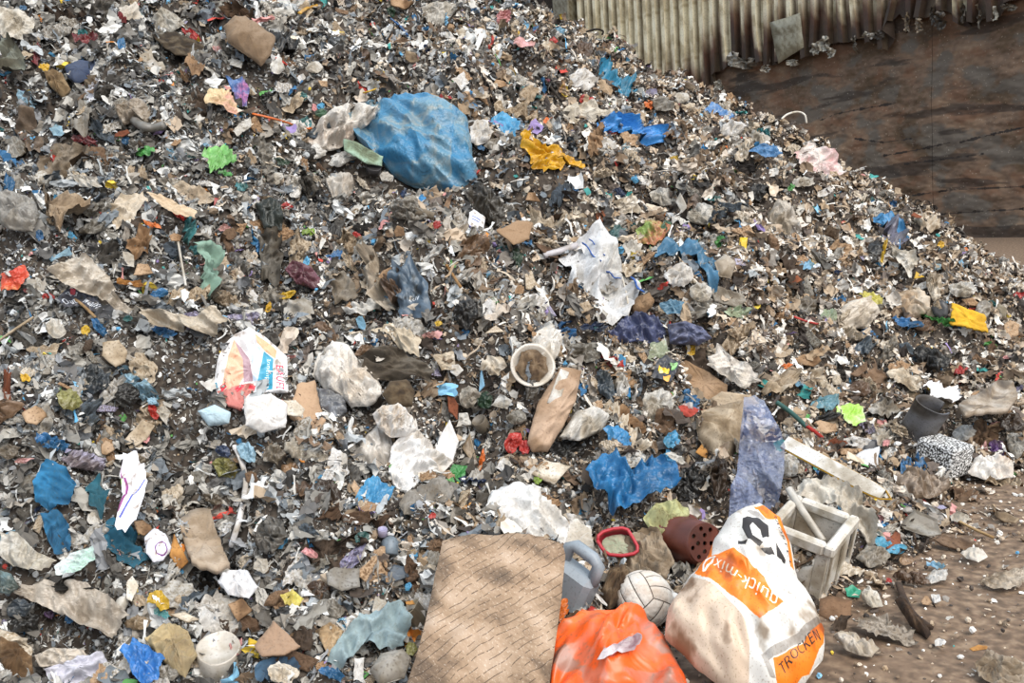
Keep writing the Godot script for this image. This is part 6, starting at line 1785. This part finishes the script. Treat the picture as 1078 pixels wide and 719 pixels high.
	["f", "orange", 162, 538, 6, 4], ["f", "light blue", 160, 422, 10, 8], ["b", "light grey", 315, 330, 14, 12], ["c", "cream", 307, 430, 26, 18], ["b", "white", 317, 473, 34, 22],
	["b", "grey", 288, 478, 22, 20], ["p", "white", 355, 488, 22, 28], ["b", "tan", 307, 495, 22, 18], ["b", "dark brown", 345, 518, 30, 22], ["c", "tan", 375, 515, 12, 16],
	["s", "white", 481, 390, 14, 14], ["p", "cream", 468, 378, 24, 26], ["s", "light blue", 508, 398, 9, 27], ["c", "rust", 476, 427, 12, 28], ["b", "light grey", 494, 417, 22, 22],
	["p", "white", 488, 442, 16, 18], ["b", "dark green", 511, 421, 16, 18], ["b", "black", 502, 509, 30, 20], ["c", "amber", 490, 536, 26, 8], ["r", "cream", 520, 385, 26, 22, 40],
	["p", "light grey", 528, 425, 20, 18], ["s", "beige", 496, 474, 16, 44, 25], ["f", "orange", 507, 484, 5, 24, -10], ["b", "slate", 512, 512, 24, 18], ["f", "red", 540, 465, 14, 24, -20],
	["p", "white", 530, 490, 18, 14], ["f", "red", 645, 380, 24, 9, -20], ["b", "grey", 615, 372, 32, 16], ["p", "cream", 655, 375, 28, 14], ["b", "slate", 638, 407, 14, 32, 25],
	["b", "light grey", 655, 405, 14, 28, 15], ["b", "white", 692, 427, 30, 32], ["r", "tan", 660, 441, 44, 14, -30], ["f", "yellow", 727, 367, 10, 14],
	["f", "light blue", 745, 378, 8, 8], ["b", "black", 596, 476, 30, 26], ["c", "cream", 580, 496, 36, 24], ["f", "red", 552, 470, 12, 18], ["f", "lime green", 566, 505, 8, 10],
	["f", "sky blue", 707, 463, 14, 18, -30], ["p", "white", 712, 482, 24, 8, -30], ["c", "amber", 740, 475, 14, 18], ["b", "black", 725, 511, 30, 40], ["b", "dark brown", 757, 503, 18, 40],
	["r", "cream", 672, 470, 26, 10], ["r", "brown", 700, 445, 20, 26], ["b", "cream", 590, 415, 10, 18], ["f", "teal", 630, 345, 10, 6], ["b", "grey", 545, 440, 20, 16],
	["b", "dark grey", 560, 410, 14, 20], ["c", "tan", 850, 379, 28, 12], ["f", "orange", 828, 385, 11, 6], ["r", "cream", 822, 400, 36, 22], ["r", "cream", 850, 398, 42, 16, -15],
	["f", "slate", 910, 365, 26, 12], ["c", "brown", 905, 390, 30, 9, 40], ["c", "brown", 918, 396, 28, 18], ["b", "black", 982, 378, 40, 20, -15], ["f", "red", 1012, 390, 16, 6],
	["p", "cream", 955, 398, 38, 20, -25], ["r", "beige", 980, 422, 54, 9, -18], ["f", "green", 1043, 363, 14, 5], ["b", "dark brown", 1065, 445, 24, 20], ["b", "white", 930, 460, 24, 22],
	["f", "pink", 933, 466, 9, 8], ["r", "rust", 877, 469, 26, 12, 15], ["b", "white", 1015, 456, 24, 14], ["r", "brown", 1035, 458, 32, 28], ["b", "purple", 1050, 473, 16, 22],
	["p", "pink", 1036, 474, 8, 18], ["b", "grey", 1070, 467, 20, 24], ["f", "green", 835, 482, 16, 8], ["f", "blue", 872, 500, 28, 5], ["r", "brown", 1016, 520, 34, 10],
	["r", "beige", 1056, 508, 38, 12], ["b", "dark brown", 985, 532, 24, 10], ["r", "light grey", 930, 430, 30, 14, -15], ["b", "brown", 905, 410, 22, 16], ["c", "tan", 868, 450, 26, 12],
	["b", "black", 870, 440, 30, 8], ["c", "tan", 95, 566, 12, 26, -30], ["c", "tan", 150, 556, 20, 14], ["f", "orange", 163, 541, 10, 5], ["c", "cream", 138, 619, 12, 28],
	["f", "yellow", 167, 631, 24, 16], ["f", "sky blue", 187, 600, 14, 7], ["c", "amber", 187, 582, 18, 38, 15], ["r", "black", 225, 603, 24, 14], ["f", "purple", 52, 647, 10, 8],
	["f", "blue", 72, 652, 9, 8], ["f", "teal", 170, 645, 18, 8], ["b", "black", 25, 655, 32, 20], ["p", "white", 132, 698, 12, 22], ["b", "grey", 177, 708, 22, 16],
	["b", "beige", 145, 656, 26, 14], ["c", "cream", 195, 650, 26, 11], ["c", "tan", 252, 641, 26, 22], ["r", "brown", 262, 661, 26, 20], ["r", "black", 70, 618, 60, 10, -5],
	["b", "slate", 20, 640, 26, 18], ["p", "white", 100, 545, 14, 16], ["b", "dark grey", 285, 566, 32, 36], ["p", "white", 275, 595, 14, 16], ["f", "teal", 381, 566, 14, 10],
	["f", "pink", 325, 582, 17, 8], ["s", "slate", 416, 606, 32, 18, 20], ["f", "sky blue", 434, 587, 8, 18, -40], ["c", "amber", 432, 635, 10, 6], ["f", "sky blue", 430, 617, 6, 10],
	["p", "white", 276, 629, 14, 28], ["b", "brown", 335, 622, 26, 18], ["b", "grey", 345, 641, 32, 18], ["f", "blue", 350, 709, 24, 12], ["p", "white", 378, 705, 20, 24],
	["p", "white", 398, 638, 16, 18], ["b", "cream", 298, 709, 28, 20], ["r", "dark brown", 318, 673, 28, 22], ["b", "olive", 433, 683, 12, 14], ["r", "brown", 378, 546, 64, 12, -10],
	["f", "red", 455, 543, 8, 5], ["p", "white", 310, 563, 12, 10], ["f", "orange", 593, 641, 12, 26, -15], ["b", "cream", 630, 646, 18, 12], ["r", "brown", 606, 651, 22, 14],
	["r", "black", 720, 601, 22, 10, 30], ["p", "white", 601, 549, 40, 18, -10], ["b", "brown", 640, 600, 14, 16], ["b", "tan", 740, 600, 22, 14], ["f", "red", 936, 611, 6, 6],
	["b", "tan", 955, 590, 14, 9], ["f", "light blue", 985, 594, 18, 6], ["b", "light grey", 987, 606, 22, 14], ["p", "white", 985, 630, 14, 10], ["c", "tan", 975, 633, 10, 8],
	["b", "brown", 960, 609, 34, 10], ["c", "rust", 940, 572, 16, 20, -40], ["c", "brown", 1000, 571, 40, 12, -12], ["p", "white", 990, 676, 13, 8], ["c", "amber", 1030, 682, 18, 6],
	["p", "white", 1000, 650, 8, 5], ["b", "white", 928, 545, 16, 8], ["b", "light grey", 918, 585, 30, 22], ["r", "dark brown", 885, 655, 24, 10], ["p", "cream", 968, 555, 20, 10],
	["c", "beige", 1060, 545, 22, 10], ["b", "white", 1010, 545, 22, 10],
]

func _ready():
	rng.seed = 20
	# camera
	cam_basis = Basis(Vector3.RIGHT, deg_to_rad(-7.8)) * Basis(Vector3.BACK, deg_to_rad(-3.5))
	var cam := Camera3D.new()
	cam.name = "camera"
	cam.transform = Transform3D(cam_basis, Vector3(0, CAM_HEIGHT, 0))
	cam.fov = rad_to_deg(2.0 * atan(359.5 / FOCAL))
	cam.near = 0.05
	cam.far = 200.0
	add_child(cam)
	cam.current = true
	# bright overcast sky
	var sky_m := ProceduralSkyMaterial.new()
	sky_m.sky_top_color = Color(0.84, 0.92, 1.0)
	sky_m.sky_horizon_color = Color(0.90, 0.95, 1.0)
	sky_m.ground_bottom_color = Color(0.30, 0.27, 0.24)
	sky_m.ground_horizon_color = Color(0.45, 0.42, 0.38)
	sky_m.sky_curve = 0.4
	var sky := Sky.new()
	sky.sky_material = sky_m
	var env := Environment.new()
	env.background_mode = Environment.BG_SKY
	env.sky = sky
	env.tonemap_mode = Environment.TONE_MAPPER_LINEAR
	env.tonemap_exposure = 1.5
	env.sdfgi_enabled = true
	env.ssao_enabled = true
	env.ssil_enabled = true
	var we := WorldEnvironment.new()
	we.name = "world_environment"
	we.environment = env
	add_child(we)
	# the sun behind thin cloud, broad and soft
	var sun := DirectionalLight3D.new()
	sun.name = "sun"
	sun.light_color = Color(1.0, 0.99, 0.97)
	sun.light_energy = 0.8
	sun.light_angular_distance = 40.0
	sun.shadow_enabled = true
	add_child(sun)
	sun.look_at_from_position(Vector3(6.0, 12.0, 5.0), Vector3(0, 0, -4))
	make_textures()
	build_heap()
	build_floor()
	build_hall()
	build_large()
	build_heroes()
	build_accents()
	build_scraps()
	write_labels()
	heap_mesh()
	build_litter()
